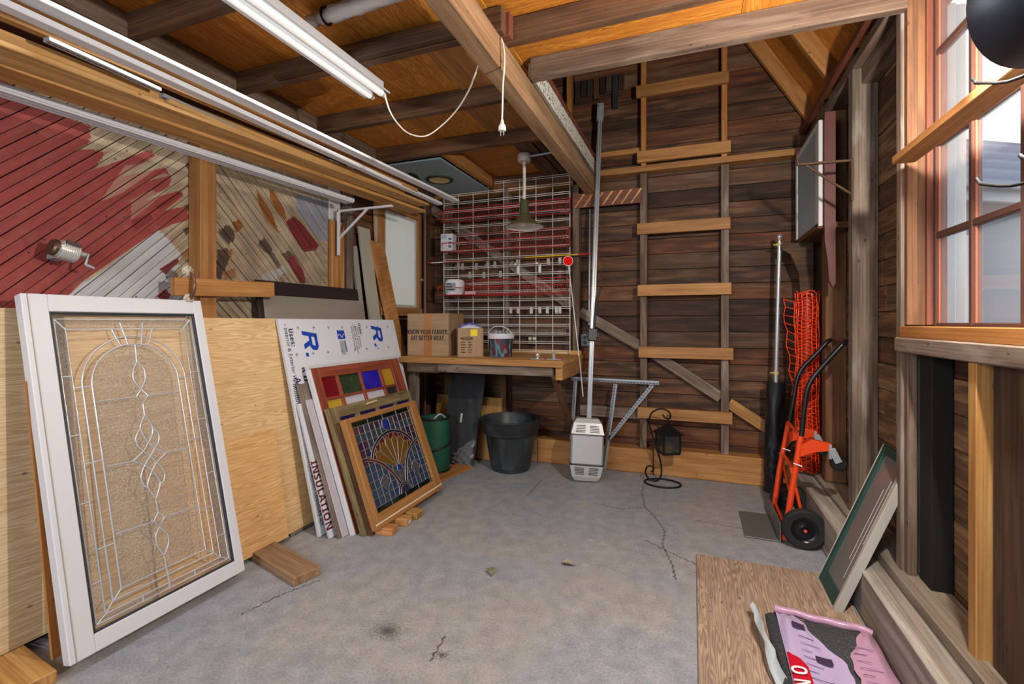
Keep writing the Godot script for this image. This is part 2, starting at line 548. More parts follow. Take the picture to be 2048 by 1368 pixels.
# ---- back wall ----
func one(root: Node3D, called: String, a: Vector3, c: Vector3, m: Material, b := 0.002):
	var st := mb()
	bb(st, a, c, b)
	return part(root, called, st, m)
func onebeam(root: Node3D, called: String, p: Vector3, q: Vector3, w: float, d: float, m: Material, up := Vector3.UP):
	var st := mb()
	beam(st, p, q, w, d, up)
	return part(root, called, st, m)
func build_back_wall():
	var w := struct_root("wall_back")
	var pitch := 0.131
	var y := 1.96 - 15 * pitch
	while y < 3.95:
		# boards butt over a stud
		var cuts := [-2.6, [-1.62, -0.995, -0.38, 0.24][rng.randi() % 4], 1.02]
		if rng.randf() < 0.35:
			cuts = [-2.6, 1.02]
		for k in cuts.size() - 1:
			one(w, "board", Vector3(cuts[k] + 0.001, maxf(y + 0.002, 0.0), BB - 0.022 - rng.randf() * 0.004), Vector3(cuts[k + 1] - 0.001, y + pitch - 0.002, BB - rng.randf() * 0.004), pick("old" if rng.randf() < 0.5 else "oldb"))
		y += pitch
	var st := mb()
	bb(st, Vector3(-2.7, 0, BB - 0.06), Vector3(1.1, 5.6, BB - 0.03), 0.0)
	part(w, "sheathing", st, M.old[3])
	# studs below the ledger
	for s in [[-2.24, 0.05], [-1.62, 0.05], [-0.96, 0.055], [-0.383, 0.055], [0.24, 0.055]]:
		one(w, "stud", Vector3(s[0] - s[1] / 2, 0.2, BB), Vector3(s[0] + s[1] / 2, 2.5, -4.1), pick("stud"), 0.003)
	one(w, "stud", Vector3(-2.53, 0.2, BB), Vector3(-2.43, 2.5, -4.08), M.joist[0], 0.003)
	one(w, "stud", Vector3(0.80, 0.2, BB), Vector3(0.905, 2.59, -4.08), M.joist[1], 0.003)
	# new fir studs above
	for s in [-1.02, -0.383, 0.235]:
		one(w, "upper_stud", Vector3(s - 0.021, 2.56, -4.16), Vector3(s + 0.021, 3.9, -4.1), pick("fir"))
	one(w, "ledger", Vector3(-0.78, 2.51, BB), Vector3(0.79, 2.56, -4.09), M.fir[0])
	one(w, "ledger", Vector3(-0.77, 2.69, BB + 0.001), Vector3(-0.4, 2.735, -4.15), M.fir[1])
	one(w, "ledger", Vector3(-2.43, 2.5, BB), Vector3(-0.88, 2.6, -4.09), M.joist[2])
	one(w, "ledger", Vector3(-2.43, 2.46, BB), Vector3(-0.88, 2.5, -4.1), M.fir[0])
	# let-in diagonal brace, in pieces between the studs
	for d in [[-2.43, 2.38, -1.645, 1.83], [-1.595, 1.80, -0.99, 1.385], [-0.93, 1.345, -0.41, 1.05], [-0.355, 1.02, 0.212, 0.65], [0.268, 0.61, 0.7, 0.33]]:
		onebeam(w, "brace", Vector3(d[0], d[1], -4.165), Vector3(d[2], d[3], -4.165), 0.06, 0.085, M.stud[1] if d[0] < 0.2 else M.lum[3])
	# mud sill in four lengths
	var cx := [-2.45, -1.3, -0.86, -0.3, 0.80]
	for k in 4:
		var s2 := mb()
		bb(s2, Vector3(cx[k] + 0.002, 0.0, BB), Vector3(cx[k + 1] - 0.002, 0.2 + 0.012 * (k % 2), -4.05 - 0.004 * (k % 2)), 0.008)
		part(w, "sill_timber", s2, M.fir[k % 2] if k > 0 else M.beam[0])
	# pale blocking behind the opener
	one(w, "blocking", Vector3(-0.93, 0.43, BB), Vector3(-0.41, 0.52, -4.14), M.stud[1])
	for k in 3:
		one(w, "blocking", Vector3(-1.93 + k * 0.3, 1.12, BB), Vector3(-1.66 + k * 0.3, 1.19, -4.15), M.stud[k % 2])
	# conduit and outlets
	var c := mb()
	tube(c, [zp(1180, 418, -4.16), zp(1178, 650, -4.16)], 0.009, 8)
	part(w, "conduit", c, M.galv)

func build_right_wall():
	var w := struct_root("wall_right")
	var pitch := 0.131
	var y := 1.96 - 15 * pitch
	while y < 2.72:
		var t := y + pitch - 0.002
		var spans := [[-4.2, 2.4]]
		if t > 1.26 and y < 2.5:
			spans = [[-4.2, -2.37], [-1.2, 2.4]]
		for s in spans:
			var cuts := [s[0]]
			var z: float = s[0] + rng.randf_range(0.7, 1.6)
			while z < s[1] - 0.4:
				cuts.append(z)
				z += rng.randf_range(1.0, 2.0)
			cuts.append(s[1])
			for k in cuts.size() - 1:
				one(w, "board", Vector3(BR + rng.randf() * 0.004, maxf(0.0, y + 0.002), cuts[k] + 0.001), Vector3(BR + 0.022, t, cuts[k + 1] - 0.001), pick("oldr"))
		y += pitch
	# studs: [z far, z near, y0, y1, material, front x]
	for s in [[-3.62, -3.53, 0.24, 2.59, M.cedar[0], 0.79], [-3.055, -2.985, 0.24, 2.59, M.stud[0], 0.79], [-2.41, -2.36, 0.24, 2.59, M.stud[1], 0.79], [-1.2, -1.12, 0.24, 2.59, M.stud[1], 0.79], [-0.5, -0.4, 0.24, 2.59, M.stud[2], 0.79], [0.2, 0.3, 0.24, 2.59, M.stud[0], 0.79], [0.9, 1.0, 0.24, 2.59, M.stud[0], 0.79], [1.7, 1.8, 0.24, 2.59, M.stud[0], 0.79]]:
		one(w, "stud", Vector3(s[5], s[2], s[0]), Vector3(BR, s[3], s[1]), s[4], 0.004)
	# burnt post, trimmer and light cripple under the window
	one(w, "cripple_stud", Vector3(0.8, 0.24, -2.36), Vector3(0.832, 1.13, -2.325), M.stud[2], 0.003)
	one(w, "post", Vector3(0.835, 0.24, -2.32), Vector3(BR, 1.13, -2.22), mat(rgb(44, 40, 38), 0.8, 0.0, M.stud[0].albedo_texture), 0.006)
	one(w, "cripple_stud", Vector3(0.79, 0.24, -1.86), Vector3(BR, 1.13, -1.815), M.lum[1], 0.003)
	one(w, "cripple_stud", Vector3(0.82, 0.24, -1.8), Vector3(BR, 1.13, -1.5), mat(rgb(156, 130, 104), 0.8, 0.0, M.stud[0].albedo_texture), 0.006)
	one(w, "window_sill_timber", Vector3(0.78, 1.13, -2.40), Vector3(BR, 1.19, -1.05), M.stud[1], 0.005)
	# top plate, lookout strip and packers
	one(w, "top_plate", Vector3(0.79, 2.59, -4.18), Vector3(BR + 0.02, 2.64, 2.3), M.stud[2], 0.003)
	one(w, "strip", Vector3(0.77, 2.685, -4.18), Vector3(0.80, 2.725, 2.3), M.red[0], 0.002)
	for z in [-3.72, -3.1, -2.45, -1.8]:
		one(w, "packer", Vector3(0.80, 2.64, z), Vector3(0.86, 2.72, z + 0.07), M.stud[0])
	one(w, "blocking", Vector3(0.83, 2.5, -2.985), Vector3(BR, 2.585, -2.41), M.stud[2])
	# kerb timbers along the floor
	for k in [[-3.78, -2.76, 0.215], [-2.60, -0.2, 0.205], [-0.19, 2.3, 0.21]]:
		var st := mb()
		bb(st, Vector3(0.667, 0.0, k[0]), Vector3(0.765, k[2], k[1]), 0.008)
		part(w, "kerb_timber", st, M.kerb[0])
	for k in [[-4.04, -2.9, 0.235], [-2.89, 2.3, 0.245]]:
		var st := mb()
		bb(st, Vector3(0.767, 0.0, k[0]), Vector3(BR, k[2], k[1]), 0.008)
		part(w, "sill_plate", st, M.kerb[1])
	var s2 := mb()
	bb(s2, Vector3(BR + 0.025, 0, -4.3), Vector3(BR + 0.05, 1.2, 2.4), 0.0)
	bb(s2, Vector3(BR + 0.025, 1.2, -4.3), Vector3(BR + 0.05, 2.7, -2.4), 0.0)
	bb(s2, Vector3(BR + 0.025, 1.2, -1.1), Vector3(BR + 0.05, 2.7, 2.4), 0.0)
	bb(s2, Vector3(BR + 0.025, 2.6, -2.4), Vector3(BR + 0.05, 2.7, -1.1), 0.0)
	part(w, "sheathing", s2, M.oldr[3])
	# window
	var win := struct_root("window_1")
	one(win, "casing", Vector3(0.80, 1.24, -2.355), Vector3(0.835, 2.58, -2.33), M.cedar[0])
	one(win, "casing", Vector3(0.835, 1.24, -2.358), Vector3(0.865, 2.58, -2.345), M.cedar[0])
	one(win, "jamb", Vector3(0.865, 1.24, -2.36), Vector3(0.93, 2.58, -2.335), M.red[0])
	one(win, "jamb", Vector3(0.80, 1.24, -1.22), Vector3(0.93, 2.58, -1.2), M.red[0])
	one(win, "stool", Vector3(0.785, 1.19, -2.36), Vector3(0.95, 1.235, -1.2), M.fir[2])
	one(win, "head", Vector3(0.80, 2.56, -2.36), Vector3(0.93, 2.59, -1.2), M.fir[0])
	var mm := mat(rgb(84, 56, 48), 0.6)
	var rim := mat(rgb(176, 96, 64), 0.6)
	var zs := [-2.335, -2.07, -1.795, -1.52, -1.235]
	var ys := [1.237, 1.59, 1.945, 2.30, 2.56]
	for i in 5:
		var bw := 0.02 if i == 0 or i == 4 else 0.011
		var b1 := mb()
		bb(b1, Vector3(0.885, 1.236, zs[i] - bw), Vector3(0.915, 2.56, zs[i] + bw), 0.003)
		part(win, "muntin" if i > 0 and i < 4 else "stile", b1, mm)
		var b2 := mb()
		bb(b2, Vector3(0.892, 1.24, zs[i] + bw), Vector3(0.898, 2.55, zs[i] + bw + 0.008), 0.001)
		part(win, "putty", b2, rim)
		var b3 := mb()
		bb(b3, Vector3(0.887, ys[i] - 0.012, -2.335), Vector3(0.913, ys[i] + 0.012, -1.235), 0.003)
		part(win, "rail", b3, mm)
	for i in 4:
		for j in 4:
			var g := mb()
			bb(g, Vector3(0.899, ys[j] + 0.01, zs[i] + 0.01), Vector3(0.902, ys[j + 1] - 0.01, zs[i + 1] - 0.01), 0.0)
			part(win, "pane", g, M.glass)

# ---- left wall with its diagonal beaded boards ----
const WS := 500.0
func wl(p: Array) -> Vector2:
	# photo pixel on the left wall -> texture pixel
	var q := xp(p[0], p[1], BL)
	return Vector2((-q.z - 0.6) * WS, (2.4 - q.y) * WS)
func paint_texture() -> ImageTexture:
	var w := 1050
	var h := 600
	var g := noise(301, 0.05, 32, 600, 600, 600, 4)
	var bl := noise(302, 0.02, 256, 256, 600, 600, 5)
	var jt := noise(303, 0.1, 600, 600, 600, 600, 3)
	var im := Image.create(w, h, false, Image.FORMAT_RGB8)
	var split := (1.76 - 0.6) * WS
	var dark := rgb(124, 106, 84)
	var light := rgb(200, 184, 158)
	for y in h:
		for x in w:
			var a: int
			var c: int
			if x < split:
				a = (x - y + 6000) % 600
				c = (x + y) % 600
			else:
				a = (x + y) % 600
				c = (x - y + 6000) % 600
			# c runs across the boards for the left field when it is x + y
			var k := g[(c if x < split else c) * 600 + a] if false else g[((x + y if x < split else x - y + 6000) % 600) * 600 + ((x - y + 6000 if x < split else x + y) % 600)]
			var t := clampf(k / 255.0 * 0.7 + bl[(y % 600) * 600 + x % 600] / 255.0 * 0.5 - 0.1, 0.0, 1.0)
			im.set_pixel(x, y, dark.lerp(light, t))
	var red := rgb(156, 58, 54)
	var deep := rgb(122, 32, 36)
	var white := rgb(200, 202, 206)
	var blue := rgb(150, 154, 166)
	var brown := rgb(70, 54, 44)
	var orange := rgb(148, 84, 26)
	var jobs := [
		[red, 0.94, 5, [[-220, 60], [0, 150], [90, 215], [180, 252], [178, 286], [150, 300], [188, 298], [210, 305], [192, 335], [170, 345], [212, 330], [300, 299], [309, 312], [240, 352], [330, 335], [342, 350], [292, 362], [330, 345], [344, 355], [338, 372], [290, 400], [360, 380], [368, 390], [330, 420], [372, 412], [380, 438], [340, 450], [300, 470], [160, 565], [120, 610], [-220, 640]]],
		[light, 0.55, 4, [[250, 330], [320, 322], [316, 335], [240, 388], [200, 402]]],
		[light, 0.5, 4, [[262, 400], [300, 380], [325, 386], [300, 410], [262, 440]]],
		[deep, 0.7, 4, [[262, 440], [300, 425], [305, 440], [268, 462]]],
		[deep, 0.7, 4, [[310, 412], [362, 382], [366, 388], [320, 418]]],
		[deep, 0.35, 4, [[40, 470], [100, 440], [140, 430], [110, 460], [50, 500]]],
		[white, 0.97, 4, [[130, 595], [168, 563], [180, 560], [314, 460], [320, 462], [333, 474], [346, 489], [360, 508], [362, 518], [350, 528], [362, 530], [344, 548], [345, 585], [380, 600], [200, 640]]],
		[deep, 0.95, 3, [[318, 538], [356, 514], [357, 524], [330, 549]]],
		[deep, 0.85, 5, [[308, 595], [330, 578], [342, 588], [335, 600]]],
		[brown, 0.9, 3, [[370, 330], [382, 318], [402, 316], [404, 345], [388, 354]]],
		[orange, 0.9, 3, [[371, 372], [388, 362], [392, 370], [382, 378]]],
		[brown, 0.9, 3, [[385, 385], [402, 370], [404, 385], [388, 396]]],
		[brown, 0.85, 3, [[367, 412], [392, 398], [396, 410], [374, 422]]],
		[brown, 0.85, 3, [[380, 430], [400, 424], [402, 438], [388, 438]]],
		[brown, 0.85, 3, [[365, 458], [394, 446], [396, 452], [372, 470]]],
		[brown, 0.8, 3, [[376, 474], [400, 460], [402, 468], [380, 478]]],
		[orange, 0.5, 3, [[360, 506], [392, 492], [400, 505], [368, 518]]],
		[brown, 0.7, 3, [[368, 520], [400, 506], [402, 516], [376, 526]]],
		[rgb(206, 190, 160), 0.8, 3, [[434, 392], [476, 440], [462, 448], [434, 420]]],
		[orange, 0.92, 3, [[512, 376], [520, 388], [544, 426], [558, 468], [554, 464], [530, 436], [518, 410]]],
		[orange, 0.92, 3, [[538, 378], [548, 382], [568, 416], [572, 436], [570, 442], [552, 420], [540, 396]]],
		[orange, 0.9, 3, [[464, 445], [478, 438], [488, 452], [472, 466]]],
		[brown, 0.85, 4, [[436, 462], [456, 448], [468, 462], [470, 476], [458, 490], [444, 474]]],
		[brown, 0.85, 4, [[515, 488], [528, 474], [545, 498], [540, 510], [530, 504]]],
		[brown, 0.6, 4, [[535, 505], [545, 502], [562, 530], [556, 540]]],
		[deep, 0.96, 3, [[571, 444], [588, 432], [605, 448], [638, 490], [632, 500], [608, 504], [598, 490]]],
		[brown, 0.7, 3, [[562, 508], [578, 500], [590, 512], [574, 518]]],
		[deep, 0.9, 3, [[574, 518], [588, 510], [606, 540], [612, 566], [600, 566], [582, 536]]],
		[blue, 0.95, 3, [[592, 386], [660, 404], [660, 490], [640, 480], [592, 420]]],
		[white, 0.7, 6, [[520, 558], [530, 545], [548, 540], [570, 532], [566, 548], [548, 560], [530, 566]]],
		[brown, 0.85, 3, [[434, 500], [456, 496], [458, 520], [440, 560], [432, 556]]],
		[orange, 0.8, 3, [[455, 502], [466, 496], [462, 514], [456, 516]]],
		[orange, 0.6, 3, [[446, 545], [470, 535], [472, 555], [448, 560]]],
	]
	for jb in jobs:
		var poly := PackedVector2Array()
		var r0 := Vector2(1e9, 1e9)
		var r1 := Vector2(-1e9, -1e9)
		for p in jb[3]:
			var q := wl(p)
			poly.append(q)
			r0 = r0.min(q); r1 = r1.max(q)
		var col: Color = jb[0]
		for y in range(maxi(0, int(r0.y) - 6), mini(h, int(r1.y) + 7)):
			for x in range(maxi(0, int(r0.x) - 6), mini(w, int(r1.x) + 7)):
				var jj: float = (jt[(y % 600) * 600 + x % 600] / 255.0 - 0.5) * 2.0 * jb[2]
				var dirx := 1.0 if x < split else 1.0
				var diry := -1.0 if x < split else 1.0
				if Geometry2D.is_point_in_polygon(Vector2(x + jj * dirx, y + jj * diry), poly):
					var wear: float = 0.82 + 0.18 * g[((x + y if x < split else x - y + 6000) % 600) * 600 + ((x - y + 6000 if x < split else x + y) % 600)] / 255.0
					var kk: float = jb[1] * clampf(0.75 + bl[((y * 2) % 600) * 600 + (x * 2) % 600] / 255.0 * 0.6, 0.0, 1.0)
					im.set_pixel(x, y, im.get_pixel(x, y).lerp(Color(col.r * wear, col.g * wear, col.b * wear), kk))
	# nail holes
	for q in 60:
		var hx := rng.randi() % (w - 4)
		var hy := rng.randi() % (h - 4)
		im.fill_rect(Rect2i(hx, hy, 3, 3), Color(0.12, 0.08, 0.07))
	im.generate_mipmaps()
	return ImageTexture.create_from_image(im)
func build_left_wall():
	var w := struct_root("wall_left")
	var pm := mat(Color.WHITE, 0.7, 0.0, paint_texture())
	pm.texture_repeat = false
	var us := Vector2(WS / 1050.0, -WS / 600.0)
	var uo := Vector2(-0.6 * WS / 1050.0, 2.4 * WS / 600.0)
	# local frame: x = s = -z, y = y, z = +x (out of the wall)
	var xf := Transform3D(Basis(Vector3(0, 0, -1), Vector3(0, 1, 0), Vector3(1, 0, 0)), Vector3(BL - 0.018, 0, 0))
	var bwid := 0.079
	for fld in 2:
		var s0 := -2.3 if fld == 0 else 1.762
		var s1 := 1.758 if fld == 0 else 2.755
		var rect := PackedVector2Array([Vector2(s0, 0.02), Vector2(s1, 0.02), Vector2(s1, 2.5), Vector2(s0, 2.5)])
		var d := Vector2(1, 1).normalized() if fld == 0 else Vector2(1, -1).normalized()
		var nrm := Vector2(-d.y, d.x)
		var lo := 1e9
		var hi := -1e9
		for p in rect:
			lo = minf(lo, p.dot(nrm)); hi = maxf(hi, p.dot(nrm))
		var c := floorf(lo / bwid) * bwid + 0.012
		while c < hi:
			var st := mb()
			var any := false
			for half in 2:
				var c0 := c + half * bwid * 0.5 + (0.0022 if half == 0 else 0.0012)
				var c1 := c + (half + 1) * bwid * 0.5 - (0.0012 if half == 0 else 0.0022)
				var strip := PackedVector2Array([nrm * c0 - d * 9.0, nrm * c1 - d * 9.0, nrm * c1 + d * 9.0, nrm * c0 + d * 9.0])
				for poly in Geometry2D.intersect_polygons(strip, rect):
					if poly.size() > 2:
						prism(st, Array(poly), 0.018 - 0.001 * half, xf, us, uo)
						any = true
			if any:
				part(w, "board", st, pm)
			c += bwid
	var bk := mb()
	bb(bk, Vector3(BL - 0.05, 0, -2.76), Vector3(BL - 0.021, 2.6, 2.3), 0.0)
	part(w, "sheathing", bk, M.old[3])
	# plain boards past the diagonal field, with the window opening
	var pitch := 0.131
	var y := 1.96 - 15 * pitch
	while y < 2.6:
		var t := y + pitch - 0.002
		var spans := [[-4.2, -2.76]]
		if t > 1.36 and y < 2.26:
			spans = [[-3.38, -2.76], [-4.2, -3.97]]
		for s in spans:
			one(w, "board", Vector3(-2.54, maxf(0.0, y + 0.002), s[0]), Vector3(-2.52, t, s[1]), pick("old"))
		y += pitch
	var b2 := mb()
	bb(b2, Vector3(-2.58, 0, -4.3), Vector3(-2.55, 1.36, -2.6), 0.0)
	bb(b2, Vector3(-2.58, 2.28, -4.3), Vector3(-2.55, 2.6, -2.6), 0.0)
	bb(b2, Vector3(-2.58, 1.36, -3.4), Vector3(-2.55, 2.28, -2.6), 0.0)
	bb(b2, Vector3(-2.58, 1.36, -4.3), Vector3(-2.55, 2.28, -3.96), 0.0)
	part(w, "sheathing", b2, M.old[3])
	# posts standing in front of the boards
	one(w, "post", Vector3(-2.478, 0.03, -1.82), Vector3(-2.387, 2.3, -1.73), M.fir[0], 0.003)
	one(w, "white_stud", Vector3(-2.519, 2.001, -2.875), Vector3(-2.47, 2.45, -2.762), M.whitew, 0.003)
	one(w, "post", Vector3(-2.519, 0.03, -2.90), Vector3(-2.451, 2.0, -2.765), M.fir[1], 0.004)
	one(w, "stud", Vector3(-2.519, 0.2, -2.99), Vector3(-2.44, 2.45, -2.92), M.stud[0], 0.003)
	one(w, "top_plate", Vector3(-2.5, 2.5, -4.08), Vector3(-2.31, 2.6, 2.3), M.stud[2], 0.003)
	one(w, "top_plate", Vector3(-2.5, 2.44, -4.08), Vector3(-2.36, 2.495, 2.3), M.joist[0], 0.003)
	one(w, "sill_timber", Vector3(-2.52, 0.0, -4.05), Vector3(-2.42, 0.2, -2.76), M.beam[0], 0.006)
	# horizontal cross piece nailed to the post
	var cp := mb()
	var a1 := xp(347, 573, -2.36)
	var a2 := xp(546, 580, -2.36)
	beam(cp, Vector3(-2.366, a1.y, a1.z), Vector3(-2.366, a2.y, a2.z), 0.038, 0.088)
	part(w, "cross_piece", cp, M.fir[1])
	# obscured window
	var win := struct_root("window_2")
	for f in [[-3.4, -3.34], [-3.985, -3.93]]:
		one(win, "casing", Vector3(-2.53, 1.33, f[0]), Vector3(-2.45, 2.29, f[1]), M.fir[0])
	one(win, "casing", Vector3(-2.53, 2.23, -3.93), Vector3(-2.45, 2.29, -3.4), M.fir[1])
	one(win, "sill", Vector3(-2.53, 1.31, -3.985), Vector3(-2.44, 1.385, -3.34), M.fir[0])
	for f in [[-3.44, -3.40, 1.39, 2.225], [-3.93, -3.905, 1.39, 2.225]]:
		one(win, "stile", Vector3(-2.5, f[2], f[0]), Vector3(-2.47, f[3], f[1]), M.whitew)
	one(win, "rail", Vector3(-2.5, 1.386, -3.905), Vector3(-2.47, 1.412, -3.44), M.whitew)
	one(win, "rail", Vector3(-2.5, 2.205, -3.905), Vector3(-2.47, 2.228, -3.44), M.whitew)
	var g := mb()
	bb(g, Vector3(-2.488, 1.41, -3.906), Vector3(-2.484, 2.206, -3.439), 0.0)
	var gm := mat(rgb(232, 232, 226), 0.6)
	gm.backlight_enabled = true
	gm.backlight = Color(0.86, 0.86, 0.83)
	M.obscure = gm
	part(win, "pane", g, gm)
	var lt := mb()
	tube(lt, [Vector3(-2.44, 1.66, -3.95), Vector3(-2.43, 1.66, -3.975)], 0.012, 8)
	part(win, "latch", lt, M.galv)
	var pp := mb()
	tube(pp, [Vector3(-2.42, 0.2, -4.0), Vector3(-2.42, 2.4, -4.0)], 0.013, 8)
	part(w, "pipe", pp, mat(rgb(118, 84, 70), 0.5, 0.4))

func build_ceiling():
	var c := struct_root("ceiling")
	# the long beam
	var st := mb()
	bb(st, Vector3(-0.87, 2.36, -4.19), Vector3(-0.78, 2.495, 2.3), 0.005)
	part(c, "main_beam", st, M.beam[0])
	# joists left of and over the beam
	for z in [-3.13, -2.51, -1.92, -1.39, -0.75, -0.1, 0.5, 1.1, 1.7]:
		one(c, "joist", Vector3(-2.36, 2.497, z), Vector3(-0.76 if z > -2.4 else -0.845, 2.605, z + 0.045), pick("joist"), 0.003)
	for z in [-2.015, -1.3, -0.68, -0.05, 0.6, 1.2, 1.8]:
		one(c, "joist", Vector3(-0.79, 2.497, z), Vector3(0.80, 2.605, z + 0.045), M.joist[0], 0.003)
	one(c, "joist", Vector3(-0.78, 2.50, -2.36), Vector3(0.80, 2.612, -2.315), M.stud[2], 0.003)
	one(c, "joist", Vector3(-0.80, 2.497, -1.965), Vector3(-0.74, 2.60, -1.92), M.red[0], 0.003)
	one(c, "joist", Vector3(-2.0, 2.497, -1.87), Vector3(-0.87, 2.53, -1.83), M.joist[1], 0.003)
	# short trimmers round the speaker panel, lamp board
	one(c, "trimmer", Vector3(-1.765, 2.5, -4.09), Vector3(-1.72, 2.6, -3.135), M.fir[0], 0.003)
	one(c, "trimmer", Vector3(-1.24, 2.56, -4.09), Vector3(-1.1, 2.585, -3.135), M.joist[0], 0.003)
	one(c, "trimmer", Vector3(-1.08, 2.555, -4.0), Vector3(-1.03, 2.6, -3.135), M.joist[1], 0.003)
	# plywood deck
	var xs := [-2.48, -1.71, -0.83]
	var zs := [-4.18, -3.4, -2.25, -1.1, 0.1, 1.3, 2.3]
	for i in 2:
		for k in 6:
			one(c, "plywood_sheet", Vector3(xs[i] + 0.001, 2.607, zs[k] + 0.001), Vector3(xs[i + 1] - 0.001, 2.625, zs[k + 1] - 0.001), pick("plyc"), 0.001)
	for zz in [[-2.4, -1.6], [-1.6, -0.4], [-0.4, 0.9], [0.9, 2.3]]:
		for xx in [[-0.828, 0.2], [0.202, 0.93]]:
			one(c, "plywood_sheet", Vector3(xx[0], 2.614, zz[0] + 0.001), Vector3(xx[1], 2.632, zz[1] - 0.001), pick("plyc"), 0.001)
	for p in [[-1.35, -1.05, -3.1, -2.53, 0], [-1.25, -1.0, -2.47, -1.97, 1]]:
		one(c, "patch_board", Vector3(p[0], 2.596, p[2]), Vector3(p[1], 2.606, p[3]), M.fir[p[4]])
	# peeling white board and strips on the beam's right flank
	var pw := mb()
	bb(pw, Vector3(-0.81, 2.53, -4.18), Vector3(-0.79, 2.66, -2.37), 0.002)
	part(c, "peeling_board", pw, peel_material())
	one(c, "strip", Vector3(-0.83, 2.662, -4.18), Vector3(-0.785, 2.70, -2.37), M.red[0])
	one(c, "strip", Vector3(-0.84, 2.497, -4.18), Vector3(-0.779, 2.528, -2.37), M.stud[0])
	# roof slopes above the open bay
	var roof := struct_root("roof")
	var rise := 1.65
	for z in [-4.13, -3.51, -2.9, -2.3]:
		var p := Vector3(0.86, 2.755 + rise * (0.80 - 0.86) + 0.06, z)
		var q := Vector3(-0.75, p.y + rise * 1.61, z)
		var dirv := (q - p).normalized()
		onebeam(roof, "rafter", p - dirv * 0.12 + Vector3(0.03, 0, 0), q + Vector3(0.03, 0, 0), 0.045, 0.1, M.fir[1], Vector3(0, 1, 0))
	var up := Vector3(-1, rise, 0).normalized()
	var out := Vector3(rise, 1, 0).normalized()
	var base := Vector3(0.89, 2.70, 0) + out * 0.06
	for zz in [[-4.22, -3.1], [-3.1, -1.9], [-1.9, -0.6], [-0.6, 0.7], [0.7, 2.3]]:
		for k in 3:
			var sp := mb()
			var cc := base + up * (-0.15 + 1.22 * (k + 0.5)) + Vector3(0, 0, (zz[0] + zz[1]) / 2)
			box(sp, Transform3D(Basis(up, out, up.cross(out)), cc), Vector3(1.218, 0.016, zz[1] - zz[0] - 0.002), 0.001, 0)
			part(roof, "roof_sheet", sp, pick("plyc"))
	var lf := mb()
	beam(lf, Vector3(-2.7, 2.6, -0.95), Vector3(-0.85, 5.65, -0.95), 6.6, 0.02, Vector3(0, 1, 0))
	part(roof, "roof_sheet", lf, M.plyc[1])
	var gf := mb()
	bb(gf, Vector3(-2.7, 2.6, 2.3), Vector3(1.1, 5.6, 2.34), 0.0)
	part(roof, "gable", gf, M.old[1])
func peel_material() -> StandardMaterial3D:
	var n := 256
	var a := noise(411, 0.07, n, n, n, n, 4)
	var b := noise(412, 0.02, n, n, n, n, 2)
	var out := PackedByteArray()
	out.resize(n * n * 3)
	for i in n * n:
		var bare := a[i] + (b[i] - 128) / 3 < 78
		var c: Color = rgb(104, 76, 56) if bare else rgb(218, 218, 208)
		out[i * 3] = c.r8; out[i * 3 + 1] = c.g8; out[i * 3 + 2] = c.b8
	var im := Image.create_from_data(n, n, false, Image.FORMAT_RGB8, out)
	im.generate_mipmaps()
	var m := mat(Color.WHITE, 0.7, 0.0, ImageTexture.create_from_image(im))
	m.uv1_scale = Vector3(4, 1, 1)
	return m

# wall behind the camera with the wide open vehicle doorway
func build_front_wall():
	var w := struct_root("wall_front")
	one(w, "wall_panel", Vector3(-2.7, 0, 2.3), Vector3(-2.2, 2.6, 2.4), M.old[1], 0.0)
	one(w, "wall_panel", Vector3(0.65, 0, 2.3), Vector3(1.05, 2.6, 2.4), M.old[1], 0.0)
	one(w, "wall_panel", Vector3(-2.2, 2.25, 2.3), Vector3(0.65, 2.6, 2.4), M.old[1], 0.0)

func build_outside():
	var g := mb()
	bb(g, Vector3(-30, -0.3, -40), Vector3(40, -0.16, 40), 0.0)
	struct_mesh("ground", g, mat(rgb(150, 148, 142), 0.9))

# ---- leaning panels: local x runs to the back wall, y up the panel, z out of its face ----
func lean_xf(base: Vector3, deg: float, yaw := 0.0) -> Transform3D:
	var a := deg_to_rad(deg)
	var b := Basis(Vector3(0, 0, -1), Vector3(-sin(a), cos(a), 0), Vector3(cos(a), sin(a), 0))
	return Transform3D(Basis(Vector3.UP, deg_to_rad(yaw)) * b, base)
func pl(x: float, y: float, xf: Transform3D, z := 0.0) -> Vector2:
	var o := xf.origin + xf.basis.z * z
	var r := ray(x, y)
	var e := Vector3(0, EYE, 0)
	var t := (o - e).dot(xf.basis.z) / r.dot(xf.basis.z)
	var q := xf.affine_inverse() * (e + r * t)
	return Vector2(q.x, q.y)
func T(x: float, y: float, z := 0.0) -> Transform3D:
	return Transform3D(Basis.IDENTITY, Vector3(x, y, z))
# straight bar lying in a local xy plane
func bar2(st: SurfaceTool, a: Vector2, b: Vector2, w: float, d: float, z: float):
	var dir := (b - a).normalized()
	box(st, Transform3D(Basis(Vector3(dir.x, dir.y, 0), Vector3(-dir.y, dir.x, 0), Vector3(0, 0, 1)), Vector3((a.x + b.x) / 2, (a.y + b.y) / 2, z)), Vector3(a.distance_to(b), w, d), minf(w, d) * 0.25, 0)
func smooth(pts: Array, n := 6) -> Array:
	var out := []
	for i in pts.size() - 1:
		var p0 = pts[maxi(i - 1, 0)]
		var p1 = pts[i]
		var p2 = pts[i + 1]
		var p3 = pts[mini(i + 2, pts.size() - 1)]
		for k in n:
			out.append(p1.cubic_interpolate(p2, p0, p3, float(k) / n))
	out.append(pts[pts.size() - 1])
	return out
func came(st: SurfaceTool, pts: Array, r: float, z: float):
	var v := []
	for p in pts:
		v.append(Vector3(p.x, p.y, z))
	tube(st, v, r, 6)
